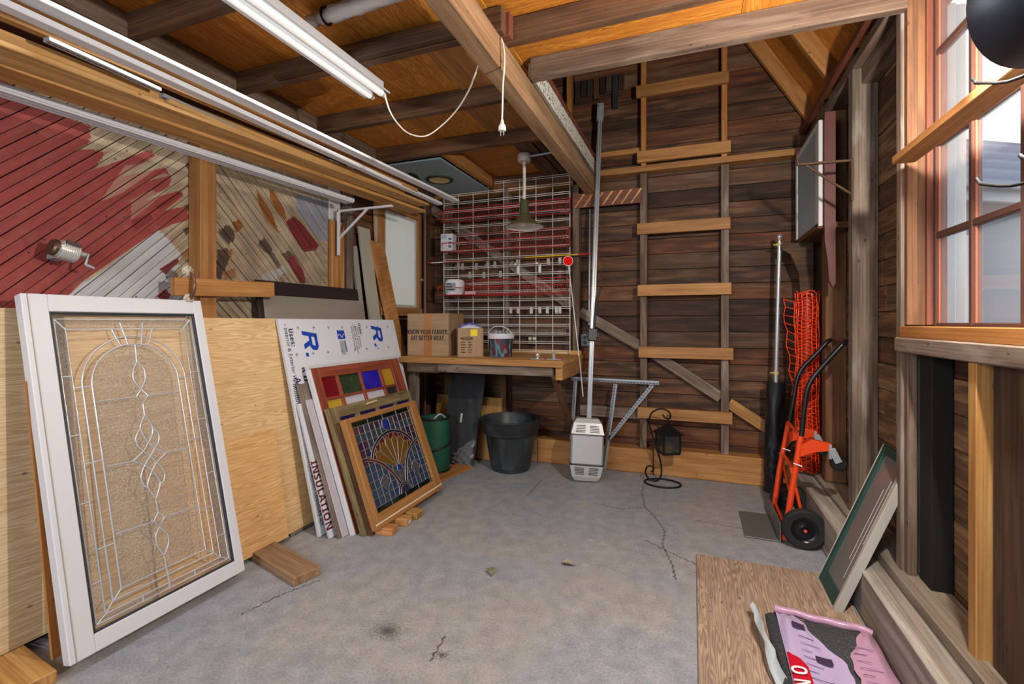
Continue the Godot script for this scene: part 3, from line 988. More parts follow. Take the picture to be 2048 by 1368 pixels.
func strip2(st: SurfaceTool, a: Array, b: Array, z: float):
	for i in mini(a.size(), b.size()) - 1:
		var p := [Vector3(a[i].x, a[i].y, z), Vector3(a[i + 1].x, a[i + 1].y, z), Vector3(b[i + 1].x, b[i + 1].y, z), Vector3(b[i].x, b[i].y, z)]
		if (p[1] - p[0]).cross(p[2] - p[0]).z < 0:
			p.reverse()
		quad(st, p[0], p[1], p[2], p[3], [Vector2(p[0].x, p[0].y), Vector2(p[1].x, p[1].y), Vector2(p[2].x, p[2].y), Vector2(p[3].x, p[3].y)])
# rectangular frame of four members (stiles run through)
func frame4(root: Node3D, w: float, h: float, l: float, r: float, b: float, t: float, d: float, m: Material, m2: Material = null):
	for q in [["stile", 0.0, 0.0, l, h], ["stile", w - r, 0.0, w, h], ["rail", l, 0.0, w - r, b], ["rail", l, h - t, w - r, h]]:
		var st := mb()
		bb(st, Vector3(q[1], q[2], -d), Vector3(q[3], q[4], 0), 0.003)
		part(root, q[0], st, m2 if m2 and q[0] == "rail" else m)
func hammered(col: Color, alpha: float, bump: float, freq := 0.12) -> StandardMaterial3D:
	var m := glass(col, alpha, 0.08)
	var n := FastNoiseLite.new()
	n.seed = 77
	n.noise_type = FastNoiseLite.TYPE_CELLULAR
	n.frequency = freq
	n.fractal_octaves = 2
	var im := n.get_seamless_image(256, 256)
	im.convert(Image.FORMAT_RGBA8)
	im.bump_map_to_normal_map(bump)
	im.generate_mipmaps()
	m.normal_enabled = true
	m.normal_texture = ImageTexture.create_from_image(im)
	# pressed pattern, with the glass's sparkle painted in as paler, denser flecks
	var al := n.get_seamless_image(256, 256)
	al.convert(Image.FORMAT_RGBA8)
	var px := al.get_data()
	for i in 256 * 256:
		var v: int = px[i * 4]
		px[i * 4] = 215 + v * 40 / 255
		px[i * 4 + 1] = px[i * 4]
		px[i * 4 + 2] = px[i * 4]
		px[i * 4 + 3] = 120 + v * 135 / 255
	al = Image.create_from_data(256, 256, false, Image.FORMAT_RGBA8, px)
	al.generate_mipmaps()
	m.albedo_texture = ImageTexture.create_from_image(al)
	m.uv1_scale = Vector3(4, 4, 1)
	return m

func build_leaded_door():
	var xf := lean_xf(Vector3(-2.032, 0.047, -1.003), 13.25)
	var t := thing("leaded_glass_sash", "white framed leaded glass panel with arched design leaning on plywood", "window panel", xf)
	# measured on the floor plane; standing on 45 mm blocks everything is 0.964 of that
	t.transform.basis = t.transform.basis.scaled(Vector3.ONE * 0.964)
	xf = t.transform
	var wm: Material = M.white
	frame4(t, 0.722, 1.40, 0.082, 0.045, 0.066, 0.072, 0.045, wm)
	var bd := mb()
	bar2(bd, Vector2(0.019, 0.0), Vector2(0.019, 1.4), 0.003, 0.003, 0.0005)
	part(t, "seam", bd, mat(rgb(158, 146, 136), 0.8))
	# rebate and lead
	var lead := mat(rgb(196, 200, 206), 0.3, 0.35)
	var dk := mat(rgb(54, 58, 62), 0.5, 0.3)
	var gz := -0.018
	var tx := Transform3D(xf.basis, xf * Vector3(0, 0, gz))
	var rb := mb()
	for e in [[Vector2(0.082, 0.068), Vector2(0.677, 0.068)], [Vector2(0.082, 1.326), Vector2(0.677, 1.326)], [Vector2(0.086, 0.066), Vector2(0.086, 1.328)], [Vector2(0.673, 0.066), Vector2(0.673, 1.328)]]:
		bar2(rb, e[0], e[1], 0.012, 0.012, -0.012)
	part(t, "glazing_bead", rb, dk)
	var L := func(a: Array) -> Array:
		var o := []
		for p in a:
			o.append(pl(p[0], p[1], tx))
		return o
	var Z4 := func(a: Array) -> Array:
		var o := []
		for p in a:
			o.append(pl(p[0] / 2.926, 450 + p[1] / 2.926, tx))
		return o
	var Z7 := func(a: Array) -> Array:
		var o := []
		for p in a:
			o.append(pl(200 + p[0] / 6.827, 800 + p[1] / 6.827, tx))
		return o
	var Z0 := func(a: Array) -> Array:
		var o := []
		for p in a:
			o.append(pl(p[0] / 2.923, 900 + p[1] / 2.923, tx))
		return o
	var st := mb()
	var cr := 0.0034
	# nested borders
	var rects := [[0.10, 0.088, 0.658, 1.300], [0.134, 0.112, 0.618, 1.256]]
	for q in rects:
		came(st, [Vector2(q[0], q[1]), Vector2(q[2], q[1]), Vector2(q[2], q[3]), Vector2(q[0], q[3]), Vector2(q[0], q[1])], cr, gz)
	for k in [[0, 1], [2, 1], [2, 3], [0, 3]]:
		came(st, [Vector2(rects[0][k[0]], rects[0][k[1]]), Vector2(rects[1][k[0]], rects[1][k[1]])], cr, gz)
	var arch := []
	var arch2 := []
	for i in 25:
		var a := PI - PI * i / 24.0
		arch.append(Vector2(0.376 + 0.178 * cos(a), 1.01 + 0.175 * sin(a)))
		arch2.append(Vector2(0.376 + 0.212 * cos(a), 1.01 + 0.212 * sin(a)))
	var inner: Array = [Vector2(0.198, 0.178)] + arch + [Vector2(0.554, 0.178), Vector2(0.198, 0.178)]
	var outer: Array = [Vector2(0.164, 0.146)] + arch2 + [Vector2(0.588, 0.146), Vector2(0.164, 0.146)]
	came(st, inner, cr, gz)
	came(st, outer, cr, gz)
	for k in [[Vector2(0.164, 0.146), Vector2(0.198, 0.178)], [Vector2(0.588, 0.146), Vector2(0.554, 0.178)], [Vector2(0.134, 0.112), Vector2(0.164, 0.146)], [Vector2(0.618, 0.112), Vector2(0.588, 0.146)]]:
		came(st, k, cr, gz)
	# keystone, cross ties
	for a in [[[239, 645], [256, 690]], [[285.4, 645], [282, 690]], [[222, 657], [232, 677], [243, 693]], [[304, 657], [300, 676], [295.6, 690]]]:
		came(st, L.call(a), cr, gz)
	for v in [0.36, 0.70, 1.01]:
		came(st, [Vector2(0.134, v), Vector2(0.198, v)], cr, gz)
		came(st, [Vector2(0.554, v), Vector2(0.618, v)], cr, gz)
	for v in [0.24, 0.55, 0.82, 1.06]:
		came(st, [Vector2(0.10, v), Vector2(0.134, v)], cr, gz)
		came(st, [Vector2(0.618, v - 0.03), Vector2(0.658, v - 0.03)], cr, gz)
	for u in [0.27, 0.376, 0.49]:
		came(st, [Vector2(u, 0.088), Vector2(u, 0.112)], cr, gz)
	# centre drop: leaf, diamond, interlace, diamond, leaf
	var cl := [[[790, 700], [800, 800]], [[825, 960], [865, 997], [835, 1045], [797, 1005], [825, 960]], [[835, 1045], [845, 1110]], [[580, 1032], [797, 1005]], [[865, 997], [1055, 975]]]
	for a in cl:
		came(st, Z4.call(a), cr, gz)
	for a in [[[800, 800], [780, 850], [783, 910], [825, 960]], [[800, 800], [842, 845], [848, 905], [825, 960]]]:
		came(st, smooth(Z4.call(a)), cr, gz)
	for a in [[[610, 205], [705, 350], [710, 470], [660, 580], [590, 700], [450, 835]], [[610, 205], [555, 330], [558, 410], [640, 560], [745, 655], [905, 720]], [[550, 390], [490, 500], [510, 620], [590, 700], [685, 770], [775, 850], [880, 990], [870, 1100], [820, 1150]], [[705, 350], [800, 470], [790, 590], [745, 655], [685, 770], [610, 890], [560, 1040], [590, 1150], [660, 1205]], [[905, 720], [775, 850], [710, 965], [660, 1100], [662, 1205], [765, 1345]], [[450, 835], [610, 890], [710, 965], [800, 1080], [820, 1150], [765, 1345]], [[85, 912], [450, 835]], [[905, 720], [1200, 655]]]:
		came(st, smooth(Z7.call(a)), cr, gz)
	for a in [[[910, 285], [925, 365]], [[925, 365], [965, 390], [930, 450], [900, 415], [925, 365]], [[960, 615], [975, 695], [995, 795]], [[680, 490], [900, 418]], [[965, 390], [1155, 330]]]:
		came(st, Z0.call(a), cr, gz)
	for a in [[[930, 450], [912, 500], [920, 560], [960, 615]], [[930, 450], [978, 490], [985, 545], [960, 615]]]:
		came(st, smooth(Z0.call(a)), cr, gz)
	part(t, "lead_came", st, lead)
	# glass: hammered centre, clear bevelled band, textured border
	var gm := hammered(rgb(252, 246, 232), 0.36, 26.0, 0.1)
	var cg := glass(rgb(230, 232, 228), 0.10, 0.02)
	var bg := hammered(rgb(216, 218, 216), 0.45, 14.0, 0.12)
	var c := mb()
	prism(c, inner.slice(0, inner.size() - 1), 0.003, T(0, 0, gz - 0.0015))
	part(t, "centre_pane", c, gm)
	var b2 := mb()
	strip2(b2, inner, outer, gz)
	part(t, "bevelled_pane", b2, cg)
	var sr := []
	for p in outer:
		sr.append(Vector2(clampf(p.x, 0.134, 0.618), p.y))
	var top := []
	for i in outer.size():
		var p: Vector2 = outer[i]
		if p.y <= 1.0101:
			top.append(Vector2(0.134 if p.x < 0.376 else 0.618, 0.112 if p.y < 0.2 else p.y))
		else:
			top.append(Vector2(lerpf(0.134, 0.618, (p.x - 0.164) / 0.424), 1.256))
	var b3 := mb()
	strip2(b3, outer, top, gz)
	part(t, "spandrel_pane", b3, cg)
	var q0 := [Vector2(0.10, 0.088), Vector2(0.658, 0.088), Vector2(0.658, 1.3), Vector2(0.10, 1.3), Vector2(0.10, 0.088)]
	var q1 := [Vector2(0.134, 0.112), Vector2(0.618, 0.112), Vector2(0.618, 1.256), Vector2(0.134, 1.256), Vector2(0.134, 0.112)]
	var b4 := mb()
	strip2(b4, q0, q1, gz)
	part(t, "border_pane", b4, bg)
	var b5 := mb()
	strip2(b5, [Vector2(0.08, 0.064), Vector2(0.68, 0.064), Vector2(0.68, 1.33), Vector2(0.08, 1.33), Vector2(0.08, 0.064)], q0, gz)
	part(t, "border_pane", b5, cg)

func build_stained_panel():
	var xf := lean_xf(Vector3(-1.702, 0.045, -2.29), 20.75)
	var t := thing("stained_glass_window", "oak framed stained glass window with fan motif propped on wood blocks", "window panel", xf)
	frame4(t, 0.774, 0.67, 0.05, 0.078, 0.082, 0.032, 0.042, M.fir[0])
	var ln := mb()
	bar2(ln, Vector2(0.0, 0.03), Vector2(0.77, 0.03), 0.008, 0.003, 0.0008)
	part(t, "caulk_line", ln, mat(rgb(226, 214, 196), 0.8))
	var gz := -0.02
	var tx := Transform3D(xf.basis, xf * Vector3(0, 0, gz))
	var W := func(a: Array) -> Array:
		var o := []
		for p in a:
			o.append(pl(680 + p[0] / 4.886, 800 + p[1] / 4.886, tx))
		return o
	var x0 := 0.05
	var x1 := 0.696
	var y0 := 0.082
	var y1 := 0.638
	var lead := mat(rgb(168, 164, 160), 0.4, 0.7)
	var cols := {"mauve": rgb(88, 64, 80), "violet": rgb(66, 54, 92), "rose": rgb(104, 74, 72), "blue": rgb(58, 80, 124), "steel": rgb(72, 92, 128), "slate": rgb(76, 88, 104), "amber": rgb(150, 106, 32), "red": rgb(120, 40, 34), "green": rgb(18, 36, 28), "navy": rgb(30, 32, 66), "grey": rgb(104, 108, 112)}
	var gm := {}
	for k in cols:
		var m := mat(cols[k].darkened(0.28), 0.12)
		gm[k] = m
	var st := mb()
	var cw := (x1 - x0 - 0.03) / 12.0
	var rh := (y1 - y0 - 0.06) / 10.0
	# field of small square quarries
	for j in 10:
		for i in 12:
			var px := x0 + 0.015 + i * cw
			var py := y0 + 0.03 + j * rh
			var nm := "blue"
			if j >= 5:
				nm = ["mauve", "violet", "rose", "mauve", "slate"][(i * 7 + j * 3 + i * j) % 5]
			else:
				nm = ["blue", "steel", "slate", "blue"][(i * 5 + j * 3 + i * j) % 4]
			var q := mb()
			bb(q, Vector3(px, py, gz - 0.004), Vector3(px + cw, py + rh, gz - 0.001), 0.0)
			part(t, "pane", q, gm[nm])
	for i in 13:
		came(st, [Vector2(x0 + 0.015 + i * cw, y0 + (0.0 if i % 3 == 0 else 0.03)), Vector2(x0 + 0.015 + i * cw, y1 - (0.0 if i % 3 == 0 else 0.03))], 0.0022, gz)
	for j in 11:
		came(st, [Vector2(x0, y0 + 0.03 + j * rh), Vector2(x1, y0 + 0.03 + j * rh)], 0.0022, gz)
	part(t, "lead_came", st, lead)
	for e in [[x0, y0, x1, y0 + 0.029], [x0, y1 - 0.029, x1, y1], [x0, y0 + 0.03, x0 + 0.014, y1 - 0.03], [x1 - 0.014, y0 + 0.03, x1, y1 - 0.03]]:
		var q := mb()
		bb(q, Vector3(e[0], e[1], gz - 0.004), Vector3(e[2], e[3], gz - 0.001), 0.0)
		part(t, "border_pane", q, gm["green"])
	# arches
	var s2 := mb()
	var ao: Array = smooth(W.call([[300, 577], [310, 500], [335, 430], [375, 370], [420, 325], [470, 298], [520, 290], [580, 298], [640, 325], [690, 365], [715, 395]]), 3)
	var ai: Array = smooth(W.call([[322, 582], [330, 510], [352, 445], [390, 385], [435, 345], [480, 320], [525, 312], [580, 320], [635, 345], [680, 385], [700, 412]]), 3)
	var lo: Array = smooth(W.call([[235, 575], [310, 578], [375, 595], [440, 630], [500, 680], [550, 735], [590, 790]]), 3)
	var li: Array = smooth(W.call([[240, 600], [310, 602], [370, 620], [430, 655], [490, 705], [540, 760], [575, 820]]), 3)
	var ro: Array = smooth(W.call([[750, 365], [710, 405], [675, 460], [650, 530], [637, 600], [635, 680], [638, 785]]), 3)
	var ri: Array = smooth(W.call([[757, 380], [722, 418], [690, 470], [668, 535], [656, 605], [654, 690], [660, 785]]), 3)
	var so: Array = smooth(W.call([[580, 920], [580, 860], [600, 815], [640, 795], [680, 810], [712, 857]]), 3)
	var si: Array = smooth(W.call([[597, 915], [598, 865], [615, 830], [645, 812], [675, 828], [697, 862]]), 3)
	var hub: Vector2 = W.call([[577, 658]])[0]
	var fz := gz + 0.001
	# red ground of the fan, then the arch bands
	var g1 := mb()
	for i in ai.size() - 1:
		var p: Array = [Vector3(hub.x, hub.y, fz), Vector3(ai[i + 1].x, ai[i + 1].y, fz), Vector3(ai[i].x, ai[i].y, fz)]
		tri(g1, p[0], p[1], p[2], Vector3(0, 0, 1))
	part(t, "fan_ground_pane", g1, gm["red"])
	var g0 := mb()
	var gp: Array = W.call([[545, 700], [577, 670], [636, 650], [636, 790], [592, 800]])
	prism(g0, gp, 0.001, T(0, 0, fz - 0.0005))
	part(t, "stem_pane", g0, gm["grey"])
	for pr in [[ao, ai, "navy"], [lo, li, "red"], [ro, ri, "navy"], [so, si, "navy"]]:
		var b := mb()
		strip2(b, pr[0], pr[1], fz + 0.0012)
		part(t, "arch_pane", b, gm[pr[2]])
		came(s2, pr[0], 0.0034, fz + 0.001)
		came(s2, pr[1], 0.0034, fz + 0.001)
	var sp := mb()
	prism(sp, si, 0.001, T(0, 0, fz))
	part(t, "half_round_pane", sp, gm["violet"])
	# fan petals
	for q in [[[365, 592], [342, 520], [392, 492]], [[392, 502], [385, 420], [434, 432]], [[445, 432], [437, 355], [494, 387]], [[500, 387], [517, 325], [553, 378]], [[560, 378], [588, 340], [617, 402]], [[617, 410], [657, 385], [662, 458]], [[655, 480], [640, 560], [632, 600]]]:
		var a: Array = [hub]
		a.append_array(W.call(q))
		var b := mb()
		prism(b, a, 0.001, T(0, 0, fz + 0.0008))
		part(t, "petal_pane", b, gm["amber"])
		came(s2, a + [hub], 0.0022, fz + 0.001)
	# diamonds
	for d in [[[425, 722], [495, 780], [468, 890], [390, 818]], [[715, 585], [778, 628], [762, 730], [695, 660]]]:
		var a: Array = W.call(d)
		var b := mb()
		prism(b, a, 0.001, T(0, 0, fz + 0.0004))
		part(t, "diamond_pane", b, gm["grey"])
		came(s2, a + [a[0]], 0.0022, fz + 0.001)
	part(t, "lead_came", s2, lead)
	# jewels
	for jw in [[442, 237, 0.038, "blue"], [577, 658, 0.022, "navy"]]:
		var c: Vector2 = W.call([[jw[0], jw[1]]])[0]
		var b := mb()
		var pr := []
		for i in 7:
			pr.append(Vector2(jw[2] * cos(PI / 2 * i / 6.0), jw[2] * 0.35 * sin(PI / 2 * i / 6.0)))
		lathe(b, pr, 20, Transform3D(Basis(Vector3.RIGHT, PI / 2), Vector3(c.x, c.y, fz + 0.001)))
		var jm := mat(rgb(24, 44, 120), 0.06)
		part(t, "jewel", b, jm)
		var ring := mb()
		var rp := []
		for i in 24:
			rp.append(Vector3(c.x + cos(TAU * i / 24) * jw[2], c.y + sin(TAU * i / 24) * jw[2], fz + 0.001))
		tube(ring, rp, 0.0028, 6, true)
		part(t, "lead_came", ring, lead)
	# blocks under it
	var bl := [[fl(772, 1056), fl(808, 1048), "salmon coloured wood block under the oak stained glass window", Color(0.98, 0.86, 0.8)], [fl(806, 1043), fl(838, 1030), "small wood block with a white price sticker under the stained glass window", Color(0.96, 0.92, 0.88)], [fl(836, 1032), fl(872, 1018), "rough tan wood block at the back corner of the stained glass window", Color(0.88, 0.86, 0.78)]]
	for k in 3:
		var p: Vector3 = bl[k][0]
		var z: float = -2.40 - k * 0.135
		var st2 := mb()
		bb(st2, Vector3(0, 0, 0), Vector3(0.15 + 0.01 * k, 0.042, 0.075 if k < 2 else 0.09), 0.003)
		var m2: StandardMaterial3D = M.lum[0].duplicate()
		m2.albedo_color = bl[k][3]
		var b := thing("wood_block", bl[k][2], "block", Transform3D(Basis(Vector3.UP, [0.12, 0.16, 0.05][k]), Vector3(-1.80, 0, z)), "blocks under the stained glass window")
		part(b, "block", st2, m2)
		if k == 1:
			var lb := mb()
			bb(lb, Vector3(0.1601, 0.01, 0.02), Vector3(0.1606, 0.03, 0.06), 0.0)
			part(b, "sticker", lb, M.white)

func sash(t: Node3D, bars_x: Array, bars_y: Array, h: float, bw: float, d: float, m: Material):
	for x in bars_x:
		var st := mb()
		bb(st, Vector3(x[0], 0, -d), Vector3(x[1], h, -0.004 if x[2] else 0.0), 0.003)
		part(t, "muntin" if x[2] else "stile", st, m)
	for y in bars_y:
		var st := mb()
		bb(st, Vector3(bars_x[0][1], y[0], -d), Vector3(bars_x[bars_x.size() - 1][0], y[1], -0.002), 0.003)
		part(t, "rail", st, m)

func build_sashes():
	# salvaged red sash
	var xf := lean_xf(Vector3(-1.85, 0.004, -2.286), 19.5)
	var t := thing("salvaged_sash", "old red painted window sash with coloured glass squares behind the stained glass", "window panel", xf)
	var rm: StandardMaterial3D = M.red[0].duplicate()
	rm.albedo_color = Color(1.15, 0.98, 0.92)
	sash(t, [[0.0, 0.066, false], [0.20, 0.228, true], [0.425, 0.452, true], [0.65, 0.684, true], [0.81, 0.92, false]], [[0.0, 0.08], [0.25, 0.27], [0.50, 0.52], [0.735, 0.75], [0.808, 0.826], [0.955, 1.02]], 1.02, 0.02, 0.034, rm)
	var edge := mb()
	bb(edge, Vector3(-0.014, 0, -0.034), Vector3(-0.001, 1.02, 0.0), 0.002)
	part(t, "white_edge_strip", edge, M.white)
	var cap := mb()
	bb(cap, Vector3(-0.014, 1.021, -0.034), Vector3(0.92, 1.04, 0.0), 0.002)
	part(t, "chipped_top_strip", cap, M.whitew)
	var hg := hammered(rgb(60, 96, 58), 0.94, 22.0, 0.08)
	for q in [[0.066, 0.826, 0.20, 0.955, mat(rgb(112, 14, 24), 0.15)], [0.228, 0.826, 0.425, 0.955, hg], [0.452, 0.826, 0.65, 0.955, mat(rgb(22, 10, 168), 0.15)], [0.684, 0.826, 0.81, 0.955, mat(rgb(178, 140, 40), 0.15)], [0.066, 0.75, 0.20, 0.808, mat(rgb(190, 158, 56), 0.15)], [0.228, 0.75, 0.65, 0.808, mat(rgb(196, 196, 206), 0.15)], [0.684, 0.75, 0.81, 0.808, mat(rgb(52, 50, 50), 0.15)], [0.066, 0.52, 0.81, 0.735, mat(rgb(150, 120, 60), 0.15)], [0.066, 0.27, 0.81, 0.50, mat(rgb(96, 100, 108), 0.15)], [0.066, 0.08, 0.81, 0.25, mat(rgb(96, 100, 108), 0.15)]]:
		var st := mb()
		bb(st, Vector3(q[0], q[1], -0.02), Vector3(q[2], q[3], -0.016), 0.0)
		part(t, "pane", st, q[4])
	# grey green sash with blue panes
	xf = lean_xf(Vector3(-1.785, 0.004, -2.33), 20.3)
	t = thing("salvaged_sash", "weathered grey green window sash with mottled blue glass panes", "window panel", xf)
	var gm: StandardMaterial3D = M.stud[0].duplicate()
	gm.albedo_color = Color(0.98, 0.98, 0.78)
	sash(t, [[-0.05, 0.03, false], [0.182, 0.222, true], [0.39, 0.43, true], [0.6, 0.635, true], [0.80, 0.83, false]], [[0.0, 0.07], [0.35, 0.38], [0.705, 0.775]], 0.775, 0.02, 0.032, gm)
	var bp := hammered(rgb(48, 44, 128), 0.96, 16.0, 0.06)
	for i in 4:
		for j in 2:
			var st := mb()
			bb(st, Vector3([0.03, 0.222, 0.43, 0.635][i], [0.07, 0.38][j], -0.02), Vector3([0.182, 0.39, 0.6, 0.80][i], [0.35, 0.705][j], -0.016), 0.0)
			part(t, "pane", st, bp)
	var lt := mb()
	bar2(lt, Vector2(0.30, 0.745), Vector2(0.41, 0.752), 0.012, 0.01, 0.004)
	part(t, "latch", lt, mat(rgb(206, 192, 160), 0.5))
	# plain sash standing between them and the oak frame
	xf = lean_xf(Vector3(-1.745, 0.004, -2.30), 20.6)
	t = thing("salvaged_sash", "plain brown window sash right behind the oak stained glass window", "window panel", xf)
	frame4(t, 0.76, 0.68, 0.05, 0.05, 0.06, 0.045, 0.03, M.joist[2])
	var pg := mb()
	bb(pg, Vector3(0.05, 0.06, -0.016), Vector3(0.71, 0.635, -0.012), 0.0)
	part(t, "pane", pg, M.glass)

func build_insulation():
	var xf := lean_xf(Vector3(-2.02, 0.004, -2.18), 14.2)
	var t := thing("insulation_board", "white foam insulation board printed with a large blue letter R", "insulation board", xf)
	var fm := mat(rgb(216, 218, 226), 0.6)
	var em := mat(rgb(196, 196, 198), 0.9)
	var st := mb()
	bb(st, Vector3(0, 0, -0.024), Vector3(1.185, 1.31, -0.001), 0.003)
	part(t, "foam_core", st, em)
	var fc := mb()
	bb(fc, Vector3(0.004, 0.004, -0.001), Vector3(1.181, 1.306, 0.0), 0.0)
	var pf := part(t, "printed_facer", fc, fm)
	var bm := mat(rgb(20, 66, 172), 0.6)
	var km := mat(rgb(34, 40, 74), 0.6)
	var rot := Basis(Vector3(0, 0, 1), -PI / 2)
	var fz := 0.0012
	for q in [[0.222, 1.155, "R"], [0.925, 1.185, "R"]]:
		# big R drawn as shapes, lying on its side
		var r := Transform3D(rot, Vector3(q[0], q[1], fz - 0.0008))
		var s := mb()
		for pg in [[[-0.075, -0.058], [-0.048, -0.058], [-0.028, 0.064], [-0.055, 0.064]], [[-0.055, 0.064], [0.03, 0.064], [0.052, 0.05], [0.056, 0.03], [0.026, 0.03], [0.02, 0.04], [-0.032, 0.04]], [[0.026, 0.03], [0.056, 0.03], [0.05, 0.008], [0.03, -0.008], [-0.04, -0.008], [-0.037, 0.014], [0.016, 0.014]], [[-0.012, -0.008], [0.02, -0.008], [0.044, -0.058], [0.012, -0.058]], [[0.066, -0.058], [0.09, -0.058], [0.094, -0.036], [0.07, -0.036]]]:
			var a := []
			for v in pg:
				a.append(Vector2(v[0], v[1]))
			prism(s, a, 0.0008, r)
		part(pf, "letter_print", s, bm)
	# blue star mark with small print
	var bs := mb()
	bb(bs, Vector3(0.482, 1.165, 0.0), Vector3(0.556, 1.228, 0.0008), 0.0)
	part(pf, "blue_mark", bs, bm)
	var wv := mb()
	var wp := []
	for i in 12:
		wp.append(Vector3(0.49 + i * 0.005, 1.19 + 0.012 * sin(i * 0.7), 0.001))
	tube(wv, wp, 0.0022, 5)
	part(pf, "blue_mark", wv, fm)
	for k in 7:
		var sp := mb()
		bb(sp, Vector3(0.492 + k * 0.009, 1.155 - (0.085 if k > 4 else 0.1), 0.0), Vector3(0.495 + k * 0.009 + (0.002 if k > 4 else 0.0), 1.155, 0.0008), 0.0)
		part(pf, "small_print", sp, km)
	for q in [["Uses:", 0.078, 1.19, 0.034, true], ["• Interior & Exterior Walls", 0.042, 1.075, 0.026, false], ["Uses:", 0.735, 1.235, 0.026, true], ["• Interior & Exterior", 0.706, 1.18, 0.0145, false], ["• Basement & Ceiling", 0.684, 1.18, 0.0145, false], ["• Under Slab & Foundation", 0.662, 1.165, 0.0145, false], ["• DIY & Craft Projects", 0.640, 1.175, 0.0145, false], ["Advantages:", 0.06, 0.78, 0.04, true], ["• Moisture Resistant", 0.028, 0.76, 0.028, false], ["• Continuous insulation reduces air", 0.036, 0.37, 0.03, false], ["R Innovations", 0.13, 0.80, 0.045, true]]:
		lettering(pf, q[0], q[3], km, Transform3D(rot, Vector3(q[1], q[2], fz)), q[4])
	var cm := mb()
	for i in 9:
		for j in 8:
			var c := Vector2(0.09 + i * 0.135 + (0.05 if j % 2 else 0.0), 0.06 + j * 0.17)
			if c.x > 1.15 or c.y > 1.28:
				continue
			bar2(cm, c - Vector2(0.012, 0), c + Vector2(0.012, 0), 0.003, 0.0008, 0.0006)
			bar2(cm, c - Vector2(0, 0.012), c + Vector2(0, 0.012), 0.003, 0.0008, 0.0006)
	part(pf, "cross_marks", cm, km)
	# narrow offcut standing in front of it
	xf = lean_xf(Vector3(-1.95, 0.004, -2.215), 17.4)
	t = thing("insulation_board", "foam insulation offcut with red arcs standing in front of large foam board", "insulation board", xf)
	st = mb()
	bb(st, Vector3(-0.03, 0, -0.019), Vector3(0.30, 0.80, 0), 0.003)
	part(t, "foam_core", st, em)
	fc = mb()
	bb(fc, Vector3(-0.028, 0.002, 0.0), Vector3(0.298, 0.798, 0.0008), 0.0)
	pf = part(t, "printed_facer", fc, fm)
	var redm := mat(rgb(186, 30, 34), 0.6)
	for k in 3:
		var arc := mb()
		var ap := []
		for i in 9:
			var a := lerpf(1.2, -1.0, i / 8.0)
			ap.append(Vector3(0.0 + 0.034 * cos(a), 0.62 - k * 0.2 + 0.045 * sin(a), 0.0012))
		tube(arc, ap, 0.0035, 5)
		part(pf, "red_arc", arc, redm)
	lettering(pf, "INSULATION", 0.05, mat(rgb(96, 24, 30), 0.6), Transform3D(rot, Vector3(-0.018, 0.25, 0.0016)))
	lettering(pf, "®", 0.03, km, Transform3D(rot, Vector3(0.03, 0.08, 0.0016)))
	# two grey painted battens beside it
	for k in 2:
		xf = lean_xf(Vector3(-1.906 + 0.015 * k, 0.002, -2.235 - 0.02 * k), 19.5)
		var s := mb()
		bb(s, Vector3(-0.03, 0, -0.012), Vector3(0.6, 0.93 - k * 0.1, 0), 0.003)
		var o := solo("board", ["grey painted board edge standing behind the red sash", "lilac grey board edge tucked against the red sash"][k], "board", s, [M.stud[1], mat(rgb(178, 172, 178), 0.7)][k], xf)

